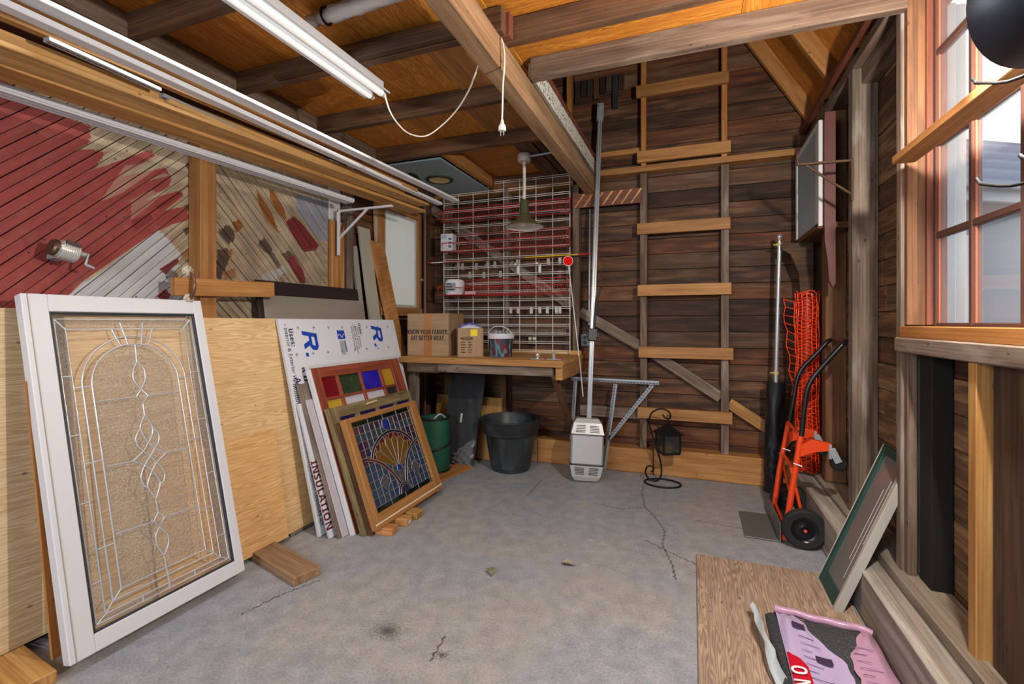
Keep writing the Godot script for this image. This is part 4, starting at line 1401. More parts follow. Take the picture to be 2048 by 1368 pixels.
func tinted(called: String, c: Color) -> StandardMaterial3D:
	var m: StandardMaterial3D = M[called][0].duplicate()
	m.albedo_color = c
	return m
func build_plywood_stack():
	# three plywood sheets and the thin strip behind the leaded panel
	var s := mb()
	bb(s, Vector3(0, 0, -0.012), Vector3(2.2, 1.26, 0), 0.001)
	solo("plywood_sheet", "pale plywood sheet against the red diagonal boards on a wood block", "plywood", s, M.plyl[2], lean_xf(Vector3(-2.335, 0.047, 0.55), 3.9))
	s = mb()
	bb(s, Vector3(0, 0, -0.012), Vector3(1.9, 1.26, 0), 0.001)
	solo("plywood_sheet", "pale plywood sheet between leaded panel and foam board", "plywood", s, M.plyl[1], lean_xf(Vector3(-2.173, 0.03, -1.15), 9.0))
	s = mb()
	bb(s, Vector3(0, 0, -0.010), Vector3(0.7, 0.62, 0), 0.001)
	solo("plywood_sheet", "short orange tinted plywood sheet in front of the tall pale one", "plywood", s, tinted("plyl", Color(1.0, 0.9, 0.74)), lean_xf(Vector3(-2.150, 0.028, -1.38), 9.6))
	s = mb()
	bb(s, Vector3(0, 0, -0.012), Vector3(0.07, 1.0, 0), 0.001)
	solo("plywood_strip", "narrow plywood strip hidden behind the white leaded panel", "plywood", s, M.fir[2], lean_xf(Vector3(-2.13, 0.047, -1.0), 9.5))
	# blocks on the floor
	s = mb()
	box(s, at(Vector3(0, 0.022, 0)), Vector3(0.50, 0.044, 0.14), 0.004)
	solo("wood_block", "brown wood block poking out under the leaded panel's right corner", "block", s, M.beam[0], at(Vector3(-1.98, 0, -1.865), -0.28))
	s = mb()
	box(s, at(Vector3(0, 0.022, 0)), Vector3(0.46, 0.044, 0.15), 0.004)
	solo("wood_block", "tan wood block under the pale plywood beside the leaded panel's left corner", "block", s, M.lum[1], at(Vector3(-2.30, 0, -0.935), -0.12))
	# dark shelf board and glass sheet
	s = mb()
	bb(s, Vector3(0, 0, -0.02), Vector3(0.92, 1.52, 0), 0.003)
	solo("shelf_board", "dark espresso brown shelf board standing behind the glass sheet", "board", s, mat(rgb(46, 36, 36), 0.35), lean_xf(Vector3(-2.201, 0.004, -2.10), 8.6))
	s = mb()
	bb(s, Vector3(0, 0, -0.005), Vector3(0.93, 1.43, 0), 0.001)
	var mg := mat(rgb(168, 162, 150), 0.1)
	mg.metallic = 0.4
	solo("glass_sheet", "smoky reflective glass sheet between dark shelf board and foam board", "glass", s, mg, lean_xf(Vector3(-2.1885, 0.004, -2.13), 8.8))
	# cedar plank and the pale boards beside the little window; they lean sideways along the wall
	for q in [["cedar_plank", "cedar plank with slanted top leaning beside the small window", Vector3(-2.445, 1.94, -3.28), Vector3(-2.30, 0.02, -3.74), 0.165, 0.018, tinted("lum", Color(0.92, 0.83, 0.78)), 0.05], ["painted_plank", "wide pale grey painted plank leaning beside cedar plank", Vector3(-2.463, 2.02, -3.14), Vector3(-2.38, 0.02, -3.42), 0.135, 0.016, mat(rgb(178, 174, 158), 0.6), 0.02], ["painted_plank", "short narrow pale grey plank next to the orange post", Vector3(-2.47, 1.85, -3.035), Vector3(-2.40, 0.02, -3.25), 0.06, 0.016, mat(rgb(166, 164, 150), 0.6), 0.0], ["painted_plank", "tall beige plank against the small window's casing", Vector3(-2.485, 2.21, -3.345), Vector3(-2.44, 0.02, -3.40), 0.085, 0.014, mat(rgb(186, 168, 140), 0.6), 0.0]]:
		s = mb()
		var top: Vector3 = q[2]
		var bot: Vector3 = q[3]
		var yy := (top - bot).normalized()
		var nn := (Vector3(1, 0, 0) - yy * yy.x).normalized()
		var xx := yy.cross(nn).normalized()
		var hh := top.distance_to(bot)
		var hw: float = q[4] * 0.5
		prism(s, [Vector2(-hw, 0), Vector2(hw, 0), Vector2(hw, hh - q[7]), Vector2(-hw, hh)], q[5], T(0, 0, -q[5]), Vector2(2.0, 0.5))
		solo(q[0], q[1], "plank", s, q[6], Transform3D(Basis(xx, yy, nn), bot))

# ---- workbench corner ----
func build_bench():
	var t := thing("workbench", "plywood topped workbench built across the back left corner", "workbench", at(Vector3(-1.65, 0, -3.7)))
	var st := mb()
	bb(st, Vector3(-2.245, 0.94, -4.095), Vector3(-0.868, 0.97, -3.31), 0.002)
	wpart(t, "top", st, M.lum[1])
	st = mb()
	bb(st, Vector3(-2.245, 0.925, -3.325), Vector3(-0.87, 0.968, -3.306), 0.002)
	wpart(t, "front_edge", st, M.fir[0])
	st = mb()
	bb(st, Vector3(-1.9, 0.855, -3.37), Vector3(-0.95, 0.925, -3.33), 0.004)
	wpart(t, "apron", st, M.stud[0])
	st = mb()
	bb(st, Vector3(-2.22, 0.84, -3.42), Vector3(-1.92, 0.925, -3.38), 0.004)
	wpart(t, "apron", st, M.stud[2])
	st = mb()
	bb(st, Vector3(-0.93, 0.83, -4.095), Vector3(-0.875, 0.935, -3.33), 0.004)
	wpart(t, "side_rail", st, M.fir[0])
	st = mb()
	bb(st, Vector3(-2.24, 0.97, -4.098), Vector3(-0.9, 1.005, -4.075), 0.002)
	wpart(t, "back_strip", st, M.lum[2])
	st = mb()
	beam(st, Vector3(-0.945, 0.86, -3.36), Vector3(-0.945, 0.2, -4.07), 0.04, 0.05)
	wpart(t, "brace_leg", st, M.joist[2])
	for x in [-2.18, -1.62]:
		st = mb()
		bb(st, Vector3(x - 0.03, 0.2, -4.09), Vector3(x + 0.03, 0.94, -4.03), 0.003)
		wpart(t, "leg", st, M.joist[0])
	st = mb()
	bb(st, Vector3(-2.24, 0.0, -3.50), Vector3(-2.17, 0.84, -3.43), 0.003)
	wpart(t, "leg", st, M.stud[0])

func carton(called: String, label: String, p: Vector3, yaw: float, s: Vector3, m: Material) -> Node3D:
	var t := thing(called, label, "box", Transform3D(Basis(Vector3.UP, yaw), p), "cardboard boxes on the workbench")
	var st := mb()
	var w := 0.004
	bb(st, Vector3(-s.x / 2, 0, -s.z / 2), Vector3(s.x / 2, w, s.z / 2), 0.0)
	for q in [[-s.x / 2, -s.z / 2, -s.x / 2 + w, s.z / 2], [s.x / 2 - w, -s.z / 2, s.x / 2, s.z / 2], [-s.x / 2, -s.z / 2, s.x / 2, -s.z / 2 + w], [-s.x / 2, s.z / 2 - w, s.x / 2, s.z / 2]]:
		bb(st, Vector3(q[0], 0, q[1]), Vector3(q[2], s.y, q[3]), 0.001)
	part(t, "carton", st, m)
	return t
func build_bench_things():
	var cb := mat(rgb(172, 142, 108), 0.85, 0.0, card_tex())
	var ink := mat(rgb(36, 26, 22), 0.8)
	# box with the slogan
	var t := carton("cardboard_box", "large cardboard box printed KNOW YOUR FARMER EAT BETTER MEAT", Vector3(-2.085, 0.97, -3.63), 0.09, Vector3(0.38, 0.355, 0.33), cb)
	for k in 2:
		var st := mb()
		bb(st, Vector3(-0.19, 0.352, -0.165 + k * 0.165), Vector3(0.19, 0.356, -0.003 + k * 0.165), 0.001)
		part(t, "flap", st, cb)
	var tp := mb()
	bb(tp, Vector3(-0.035, 0.0, 0.1651), Vector3(0.035, 0.355, 0.1656), 0.0)
	part(t.get_child(0), "packing_tape", tp, mat(rgb(158, 104, 48), 0.3))
	lettering(t.get_child(0), "KNOW YOUR FARMER.", 0.04, ink, Transform3D(Basis.IDENTITY.scaled(Vector3(0.66, 1, 1)), Vector3(0.0, 0.20, 0.1662)))
	lettering(t.get_child(0), "EAT BETTER MEAT.", 0.04, ink, Transform3D(Basis.IDENTITY.scaled(Vector3(0.66, 1, 1)), Vector3(0.0, 0.15, 0.1662)))
	lettering(t.get_child(0), "C", 0.04, ink, Transform3D(Basis(Vector3.UP, PI / 2), Vector3(0.1906, 0.16, 0.11)))
	# smaller box
	t = carton("cardboard_box", "smaller open cardboard box with a yellow sticky note", Vector3(-1.74, 0.97, -3.585), 0.52, Vector3(0.21, 0.235, 0.21), cb)
	var f1 := 0.1052
	var nt := mb()
	bb(nt, Vector3(0.0, 0.17, f1), Vector3(0.055, 0.222, f1 + 0.001), 0.0)
	part(t.get_child(0), "sticky_note", nt, mat(rgb(232, 206, 28), 0.7))
	var lg := mb()
	var lp := []
	for i in 24:
		lp.append(Vector3(-0.03 + 0.045 * cos(TAU * i / 24), 0.15 + 0.012 * sin(TAU * i / 24), f1 + 0.0008))
	tube(lg, lp, 0.0018, 5, true)
	part(t.get_child(0), "oval_print", lg, ink)
	lettering(t.get_child(0), "Mammoth", 0.016, ink, Transform3D(Basis.IDENTITY, Vector3(-0.03, 0.15, f1 + 0.0004)))
	for k in 5:
		var l := mb()
		bb(l, Vector3(-0.08, 0.115 - k * 0.02, f1), Vector3(-0.045 + 0.006 * (k % 3), 0.121 - k * 0.02, f1 + 0.0006), 0.0)
		bb(l, Vector3(-0.02, 0.115 - k * 0.02, f1), Vector3(0.005 + 0.008 * (k % 2), 0.121 - k * 0.02, f1 + 0.0006), 0.0)
		part(t.get_child(0), "small_print", l, ink)
		var l2 := mb()
		bb(l2, Vector3(f1, 0.105 - k * 0.016, -0.02), Vector3(f1 + 0.0006, 0.11 - k * 0.016, 0.055), 0.0)
		part(t.get_child(0), "small_print", l2, ink)
	var tg := mb()
	var ta := [Vector3(f1 + 0.0006, 0.14, 0.06), Vector3(f1 + 0.0006, 0.14, -0.07), Vector3(f1 + 0.0006, 0.205, -0.005)]
	tube(tg, [ta[0], ta[1], ta[2], ta[0]], 0.0014, 5)
	part(t.get_child(0), "triangle_print", tg, ink)
	var sk := mb()
	bb(sk, Vector3(f1, 0.01, -0.095), Vector3(f1 + 0.0008, 0.055, -0.04), 0.0)
	part(t.get_child(0), "label_sticker", sk, mat(rgb(190, 200, 212), 0.6))
	# plastic bag bulging out of it
	var bag := mb()
	var n := 14
	var grid := []
	for j in n + 1:
		var row := []
		for i in n + 1:
			var u := float(i) / n
			var v := float(j) / n
			var e := sin(PI * u) * sin(PI * v)
			row.append(Vector3(-0.1 + 0.2 * u, 0.215 + 0.055 * pow(e, 0.5) + 0.006 * sin(i * 2.1 + j * 1.3), -0.09 + 0.17 * v))
		grid.append(row)
	surf(bag, grid)
	var bgm := mat(rgb(206, 208, 216), 0.25)
	var bo := solo("plastic_bag", "clear zip bag with blue strip bulging out of small cardboard box", "bag", bag, bgm, t.transform)
	var zp1 := mb()
	var zpts := []
	for i in 15:
		var u := i / 14.0
		zpts.append(Vector3(-0.09 + 0.19 * u, 0.235 + 0.04 * sin(PI * u), 0.035 + 0.012 * sin(u * 5.0)))
	tube(zp1, zpts, 0.006, 6)
	part(bo, "zip_strip", zp1, mat(rgb(52, 66, 176), 0.3))
	# bucket of hardware
	var b := thing("bucket", "small teal patterned bucket full of metal bits on workbench", "bucket", at(Vector3(-1.465, 0.97, -3.60)))
	var st := mb()
	lathe(st, [Vector2(0.0, 0.002), Vector2(0.088, 0.0), Vector2(0.092, 0.004), Vector2(0.1, 0.15), Vector2(0.094, 0.15), Vector2(0.086, 0.008), Vector2(0.0, 0.006)], 32)
	part(b, "body", st, mat(Color.WHITE, 0.35, 0.0, blot_tex(511, [rgb(20, 42, 50), rgb(70, 122, 130), rgb(96, 30, 44), rgb(30, 64, 74)])))
	st = mb()
	lathe(st, [Vector2(0.098, 0.148), Vector2(0.108, 0.15), Vector2(0.109, 0.19), Vector2(0.103, 0.192), Vector2(0.098, 0.186)], 32)
	part(b, "rim", st, mat(rgb(196, 198, 204), 0.4))
	st = mb()
	var hp := []
	for i in 13:
		var a := PI * i / 12.0
		hp.append(Vector3(-0.108 * cos(a), 0.165 + 0.085 * sin(a), 0.05 * sin(a)))
	tube(st, hp, 0.004, 6)
	part(b, "handle", st, M.whitew)
	st = mb()
	for i in 46:
		var a := rng.randf() * TAU
		var r := sqrt(rng.randf()) * 0.085
		var p := Vector3(cos(a) * r, 0.17 + rng.randf() * 0.03, sin(a) * r)
		var d := Vector3(rng.randf_range(-1, 1), rng.randf_range(0.0, 1.0), rng.randf_range(-1, 1)).normalized() * rng.randf_range(0.015, 0.04)
		tube(st, [p, p + d], rng.randf_range(0.002, 0.006), 5)
	var bits := part(self, uname("metal_bits"), st, M.steel, "jumble of small metal fittings filling the teal bucket")
	bits.set_meta("category", "hardware")
	bits.set_meta("kind", "stuff")
	bits.transform = b.transform
	# two small clamps on the bench
	for k in 2:
		var c := thing("casement_latch", ["shiny metal latch with a knob lying on the workbench", "small upright metal latch near the workbench's outer end"][k], "latch", at(Vector3([-1.105, -0.975][k], 0.97, [-3.46, -3.45][k]), 0.3 * k))
		var s := mb()
		bb(s, Vector3(-0.055, 0, -0.016), Vector3(0.055, 0.006, 0.016), 0.002)
		part(c, "plate", s, M.galv)
		s = mb()
		if k == 0:
			lathe(s, [Vector2(0.0, 0.045), Vector2(0.016, 0.042), Vector2(0.02, 0.03), Vector2(0.012, 0.014), Vector2(0.014, 0.005)], 16)
		else:
			bb(s, Vector3(-0.012, 0.006, -0.01), Vector3(0.012, 0.058, 0.01), 0.004)
		part(c, "knob", s, M.chrome)
		s = mb()
		tube(s, [Vector3(0.02, 0.01, 0.0), Vector3(0.06, 0.014, 0.012)], 0.005, 6)
		part(c, "lever", s, mat(rgb(150, 60, 56), 0.5))

func surf(st: SurfaceTool, g: Array, us := 1.0):
	var nj := g.size()
	var ni: int = g[0].size()
	var nm := []
	for j in nj:
		var row := []
		for i in ni:
			var du: Vector3 = g[j][mini(i + 1, ni - 1)] - g[j][maxi(i - 1, 0)]
			var dv: Vector3 = g[mini(j + 1, nj - 1)][i] - g[maxi(j - 1, 0)][i]
			row.append(dv.cross(du).normalized())
		nm.append(row)
	for j in nj - 1:
		for i in ni - 1:
			for q in [[j, i], [j + 1, i + 1], [j + 1, i], [j, i], [j, i + 1], [j + 1, i + 1]]:
				st.set_normal(nm[q[0]][q[1]])
				st.set_uv(Vector2(float(q[1]) / (ni - 1), float(q[0]) / (nj - 1)) * us)
				st.add_vertex(g[q[0]][q[1]])
func card_tex() -> ImageTexture:
	return wood_tex(521, rgb(214, 214, 214), rgb(250, 250, 250), rgb(230, 228, 224), 0.3, 0.0, 128, 128)
func blot_tex(sd: int, cols: Array, n := 128, f := 0.02) -> ImageTexture:
	var a := noise(sd, f, n, n, n, n, 3)
	var im := Image.create(n, n, false, Image.FORMAT_RGB8)
	for y in n:
		for x in n:
			im.set_pixel(x, y, cols[clampi(int(a[y * n + x] / 256.0 * cols.size()), 0, cols.size() - 1)])
	return ImageTexture.create_from_image(im)

# ---- wire grid with baskets and hooks ----
func build_grid():
	var x0 := -2.255
	var x1 := -1.005
	var y0 := 0.985
	var y1 := 2.555
	var z := -4.075
	var t := thing("wire_grid_panel", "white wire grid panel fixed to the studs above the workbench", "wire grid", at(Vector3(-1.63, y0, z)))
	var wm := mat(rgb(222, 220, 214), 0.4)
	var dx := (x1 - x0) / 8.0
	for i in 9:
		var st := mb()
		tube(st, [Vector3(x0 + dx * i, y0, z), Vector3(x0 + dx * i, y1, z)], 0.0042 if i == 0 or i == 8 else 0.0034, 6)
		wpart(t, "upright_wire", st, wm)
	var n := 20
	for j in n + 1:
		for k in 2:
			var st := mb()
			var yy := y0 + (y1 - y0 - 0.016) * j / n + k * 0.016
			tube(st, [Vector3(x0, yy, z + 0.006), Vector3(x1, yy, z + 0.006)], 0.0031, 5)
			wpart(t, "cross_wire", st, wm)
	# red baskets: [x0, x1, y, depth, height, label]
	var rm := mat(rgb(186, 44, 44), 0.45)
	for b in [[-2.25, -1.0, 2.21, 0.16, 0.13, "shallow red wire basket at the top of the white grid"], [-2.19, -1.0, 1.915, 0.14, 0.17, "red wire basket holding the white packet, middle of the grid"], [-2.20, -1.02, 1.50, 0.21, 0.15, "red wire basket holding the white tub, low on the grid"]]:
		var o := thing("wire_basket", b[5], "basket", at(Vector3((b[0] + b[1]) / 2, b[2], z)), "red wire baskets on the white grid")
		var za := z + 0.014
		var zb: float = z + 0.014 + b[3]
		var st := mb()
		for q in [[b[2], za], [b[2] + b[4], za], [b[2], zb], [b[2] + b[4] * 0.45, zb]]:
			tube(st, [Vector3(b[0], q[0], q[1]), Vector3(b[1], q[0], q[1])], 0.0034, 6)
		for xx in [b[0], b[1]]:
			tube(st, [Vector3(xx, b[2] + b[4], za), Vector3(xx, b[2], za), Vector3(xx, b[2], zb), Vector3(xx, b[2] + b[4] * 0.45, zb), Vector3(xx, b[2] + b[4], za)], 0.0034, 6)
		wpart(o, "rim_wire", st, rm)
		st = mb()
		var cnt := 44
		for i in cnt:
			var xx: float = lerpf(b[0], b[1], (i + 0.5) / cnt)
			tube(st, [Vector3(xx, b[2] + b[4], za), Vector3(xx, b[2], za), Vector3(xx, b[2], zb), Vector3(xx, b[2] + b[4] * 0.45, zb)], 0.0017, 4)
		wpart(o, "bar_wires", st, rm)
	# things in the baskets
	var pk := thing("carton_packet", "white printed carton packet at the left of the middle red basket", "packet", at(Vector3(-2.155, 1.92, -3.985), 0.12))
	var st := mb()
	bb(st, Vector3(-0.06, 0, -0.05), Vector3(0.06, 0.16, 0.05), 0.002)
	var pkc := part(pk, "carton", st, M.white)
	st = mb()
	for k in 3:
		bb(st, Vector3(0.02, 0.03 + k * 0.035, 0.0501), Vector3(0.045, 0.05 + k * 0.035, 0.0506), 0.0)
	part(pkc, "colour_print", st, mat(rgb(60, 92, 110), 0.5))
	st = mb()
	bb(st, Vector3(-0.055, 0.11, 0.0501), Vector3(0.0, 0.15, 0.0504), 0.0)
	part(pkc, "logo_print", st, mat(rgb(170, 180, 205), 0.5))
	var tb := thing("plastic_tub", "white labelled plastic tub in the lowest red wire basket", "tub", at(Vector3(-2.06, 1.505, -3.93)))
	st = mb()
	lathe(st, [Vector2(0, 0.001), Vector2(0.08, 0.0), Vector2(0.085, 0.01), Vector2(0.088, 0.12), Vector2(0.075, 0.14), Vector2(0, 0.142)], 28)
	var tbb := part(tb, "body", st, M.white)
	st = mb()
	bb(st, Vector3(-0.05, 0.03, 0.085), Vector3(0.05, 0.105, 0.0905), 0.0)
	part(tbb, "label", st, mat(rgb(150, 150, 154), 0.5))
	st = mb()
	for k in 3:
		bb(st, Vector3(-0.04, 0.04 + 0.025 * k, 0.0906), Vector3(0.04 - 0.015 * k, 0.05 + 0.025 * k, 0.0911), 0.0)
	part(tbb, "print", st, mat(rgb(40, 40, 44), 0.5))
	var ch := thing("paint_sample", "small red and white tag lying beside the white tub", "tag", at(Vector3(-1.9, 1.505, -3.93), 0.3))
	st = mb()
	bb(st, Vector3(-0.05, 0, -0.03), Vector3(0.05, 0.03, 0.03), 0.003)
	part(ch, "packet", st, mat(rgb(196, 150, 148), 0.5))
	# chrome hooks
	var hk := mb()
	bb(hk, Vector3(-0.014, -0.055, 0.0), Vector3(0.014, 0.006, 0.004), 0.001)
	var hm := hk.commit()
	var ha := mb()
	tube(ha, smooth([Vector3(0, -0.045, 0.004), Vector3(0, -0.05, 0.03), Vector3(0, -0.045, 0.05), Vector3(0, -0.03, 0.055)], 4), 0.003, 6)
	var ham := ha.commit()
	var tex := [[917, 525], [925, 528], [940, 545], [953, 528], [968, 545], [976, 523], [990, 524], [1001, 543], [1035, 520, 1], [1097, 518], [1120, 516], [1022, 615], [1037, 615], [1063, 615], [1080, 615], [1095, 615], [1113, 615], [1120, 615]]
	for q in tex:
		var p := zp(q[0], q[1], z + 0.01)
		var lowr: bool = q[1] > 580
		var idx: int = tex.find(q) if not lowr else tex.size() - 1 - tex.find(q)
		var ords := ["first", "second", "third", "fourth", "fifth", "sixth", "seventh", "eighth", "ninth", "tenth", "eleventh"]
		var o := thing("grid_hook", ("%s chrome grid hook from the white packet under the middle basket" if not lowr else "%s chrome grid hook from the reflector stake under the lowest basket") % ords[idx], "hook", at(p), "chrome hooks under the %s basket" % ("middle" if q[1] < 580 else "lowest"))
		inst(o, "plate", hm, M.chrome)
		inst(o, "prong", ham, M.chrome)
	for q in [[1037, 530], [1080, 528]]:
		var p := zp(q[0], q[1], z + 0.012)
		var o := thing("faceout_arm", "white square arm clipped on wire grid, %s the reflector" % ("further from" if q[0] < 1050 else "nearer to"), "hook", at(p), "white arms on the grid")
		var s := mb()
		bb(s, Vector3(-0.012, -0.08, 0), Vector3(0.012, 0.0, 0.012), 0.002)
		part(o, "plate", s, wm)
		s = mb()
		tube(s, [Vector3(0, -0.004, 0.006), Vector3(0, -0.004, 0.09)], 0.009, 8)
		part(o, "arm", s, wm)
	# the long marker rod lying in the hooks
	var ra := zp(857, 526, -4.0)
	var rb := zp(1185, 507, -4.0)
	var rod := thing("marker_rod", "long thin yellow and red marker rod lying across grid hooks", "rod", at(ra))
	for s in [[0.0, 0.02, rgb(206, 24, 20)], [0.02, 0.1, rgb(220, 220, 216)], [0.1, 0.24, rgb(206, 110, 100)], [0.24, 0.35, rgb(176, 160, 110)], [0.35, 0.62, rgb(150, 130, 110)], [0.62, 0.92, rgb(224, 190, 26)], [0.92, 1.0, rgb(206, 30, 28)]]:
		st = mb()
		tube(st, [ra.lerp(rb, s[0]), ra.lerp(rb, s[1])], 0.0052, 8)
		wpart(rod, "segment", st, mat(s[2], 0.4))
	# red reflector on its white stake
	var rp := zp(1136, 522, -3.985)
	var rf := thing("reflector_marker", "round red reflector on a thin white stake standing on bench", "reflector", at(Vector3(rp.x + 0.12, 0.46, -3.87)))
	st = mb()
	lathe(st, [Vector2(0.0, 0.012), Vector2(0.036, 0.011), Vector2(0.039, 0.006), Vector2(0.039, 0.0), Vector2(0.0, 0.0)], 28, Transform3D(Basis(Vector3.RIGHT, PI / 2).rotated(Vector3.UP, 0.35), rp))
	var rm2 := mat(rgb(226, 14, 10), 0.75)
	rm2.metallic_specular = 0.2
	wpart(rf, "lens", st, rm2)
	st = mb()
	var rg := []
	for i in 28:
		rg.append(rp + Basis(Vector3.UP, 0.35) * Vector3(0.041 * cos(TAU * i / 28), 0.041 * sin(TAU * i / 28), 0.005))
	tube(st, rg, 0.0035, 6, true)
	wpart(rf, "rim", st, M.white)
	st = mb()
	tube(st, smooth([rp + Vector3(0.005, -0.04, 0), zp(1143, 580, -3.95), zp(1152, 660, -3.88), zp(1160, 730, -3.84), zp(1166, 793, -3.83)], 4), 0.005, 6)
	wpart(rf, "stake", st, M.white)
	# sockets on the wall behind the grid
	for q in [[1120, 548, rgb(28, 28, 30), rgb(186, 60, 60), "dark"], [1064, 677, rgb(100, 98, 92), rgb(224, 218, 190), "grey"], [1170, 680, rgb(110, 112, 112), rgb(40, 40, 42), "steel"]]:
		var p := zp(q[0], q[1], -4.16)
		var o := thing("wall_socket", "%s electrical socket box on the board wall %s" % [q[4], {"dark": "behind the grid's upper right", "grey": "behind the grid's bottom", "steel": "beside the opener rail"}[q[4]]], "socket", at(p))
		var s := mb()
		bb(s, Vector3(-0.04, -0.055, -0.035), Vector3(0.04, 0.055, 0.0), 0.003)
		part(o, "box", s, mat(q[2], 0.5, 0.2))
		for k in [-1, 1]:
			s = mb()
			lathe(s, [Vector2(0, 0.006), Vector2(0.015, 0.005), Vector2(0.016, 0.0)], 14, Transform3D(Basis(Vector3.RIGHT, PI / 2), Vector3(0.02 * k if q[4] == "grey" else 0.0, 0.0 if q[4] == "grey" else 0.022 * k, 0.0)))
			part(o, "outlet", s, mat(q[3], 0.5))

# ---- under the bench ----
func build_under_bench():
	# big black pot
	var t := thing("plant_pot", "big empty black plastic plant pot on the concrete floor", "pot", at(Vector3(-1.455, 0, -3.80)))
	var st := mb()
	lathe(st, [Vector2(0.0, 0.004), Vector2(0.155, 0.0), Vector2(0.16, 0.006), Vector2(0.165, 0.03), Vector2(0.172, 0.034), Vector2(0.215, 0.30), Vector2(0.235, 0.315), Vector2(0.256, 0.425), Vector2(0.262, 0.43), Vector2(0.262, 0.436), Vector2(0.253, 0.437), Vector2(0.245, 0.42), Vector2(0.205, 0.28), Vector2(0.158, 0.012), Vector2(0.0, 0.012)], 56)
	part(t, "shell", st, mat(Color.WHITE, 0.42, 0.0, wood_tex(531, rgb(26, 29, 31), rgb(52, 57, 60), rgb(92, 97, 99), 0.4, 0.0, 128, 128)))
	# plastic wrapped panel
	var xf := Transform3D(Basis(Vector3.UP, -0.15) * Basis(Vector3.RIGHT, -0.26), Vector3(-1.95, 0.005, -3.735))
	t = thing("film_wrapped_sheet", "sheet in shiny black plastic film leaning under the workbench", "wrapped sheet", xf)
	st = mb()
	var g := []
	for j in 21:
		var row := []
		for i in 13:
			var u := i / 12.0
			var v := j / 20.0
			var wob := 0.004 * sin(i * 1.7 + j * 0.6) + 0.003 * sin(j * 2.3 + i)
			row.append(Vector3(-0.18 + 0.36 * u + 0.006 * sin(j * 1.1), 0.80 * v, 0.012 + wob))
		g.append(row)
	surf(st, g)
	bb(st, Vector3(-0.18, 0.0, -0.02), Vector3(0.18, 0.8, 0.006), 0.004)
	var fm := mat(rgb(66, 66, 68), 0.22)
	part(t, "film", st, fm)
	st = mb()
	bb(st, Vector3(-0.01, 0.36, 0.021), Vector3(0.012, 0.44, 0.0225), 0.0)
	part(t, "paper_label", st, mat(rgb(204, 206, 206), 0.6))
	st = mb()
	g = []
	for j in 9:
		var row := []
		for i in 9:
			row.append(Vector3(-0.02 + 0.2 * i / 8.0 + 0.01 * sin(j * 3.0), 0.002 + 0.24 * j / 8.0 * (0.35 + 0.65 * i / 8.0), 0.024 + 0.016 * sin(i * 2.2 + j * 1.9)))
		g.append(row)
	surf(st, g)
	part(t, "loose_film", st, mat(rgb(112, 112, 116), 0.2))
	# chipboard offcuts behind
	for k in 2:
		st = mb()
		bb(st, Vector3(-0.15, 0, -0.012), Vector3(0.15, 0.56, 0), 0.002)
		solo("chipboard_panel", ["ochre chipboard panel leaning on wall right of the wrapped panel", "ochre chipboard panel leaning on wall left of the wrapped panel"][k], "panel", st, M.lum[k * 2 + 1].duplicate(), Transform3D(Basis(Vector3.UP, -0.05) * Basis(Vector3.RIGHT, -0.13), Vector3([-1.77, -2.16][k], 0.004, -3.95)))
	# green bin
	t = thing("garden_bag", "collapsible green fabric bin with black bands under workbench", "bin", at(Vector3(-2.025, 0, -3.50)))
	st = mb()
	lathe(st, [Vector2(0, 0.003), Vector2(0.115, 0.0), Vector2(0.12, 0.01), Vector2(0.128, 0.22), Vector2(0.12, 0.46), Vector2(0.112, 0.46), Vector2(0.115, 0.22), Vector2(0.0, 0.02)], 28)
	part(t, "fabric", st, mat(rgb(22, 84, 62), 0.6))
	for y in [0.02, 0.21, 0.455]:
		st = mb()
		var rp := []
		for i in 28:
			var r := 0.13 if y > 0.1 and y < 0.4 else 0.122
			rp.append(Vector3(r * cos(TAU * i / 28), y + (0.03 * cos(TAU * i / 28 + 0.6) if y == 0.21 else 0.0), r * sin(TAU * i / 28)))
		tube(st, rp, 0.009, 6, true)
		part(t, "band", st, M.black)
	st = mb()
	tube(st, smooth([Vector3(0.05, 0.46, 0.1), Vector3(0.09, 0.50, 0.07), Vector3(0.115, 0.46, 0.02)], 5), 0.008, 6)
	part(t, "grip", st, M.steel)
	# plank on the floor
	st = mb()
	bb(st, Vector3(-0.09, 0, -0.25), Vector3(0.09, 0.016, 0.22), 0.002)
	solo("floor_plank", "flat orange plank lying on the floor behind the stained glass", "plank", st, M.fir[2], at(Vector3(-1.895, 0, -3.47), -0.2))

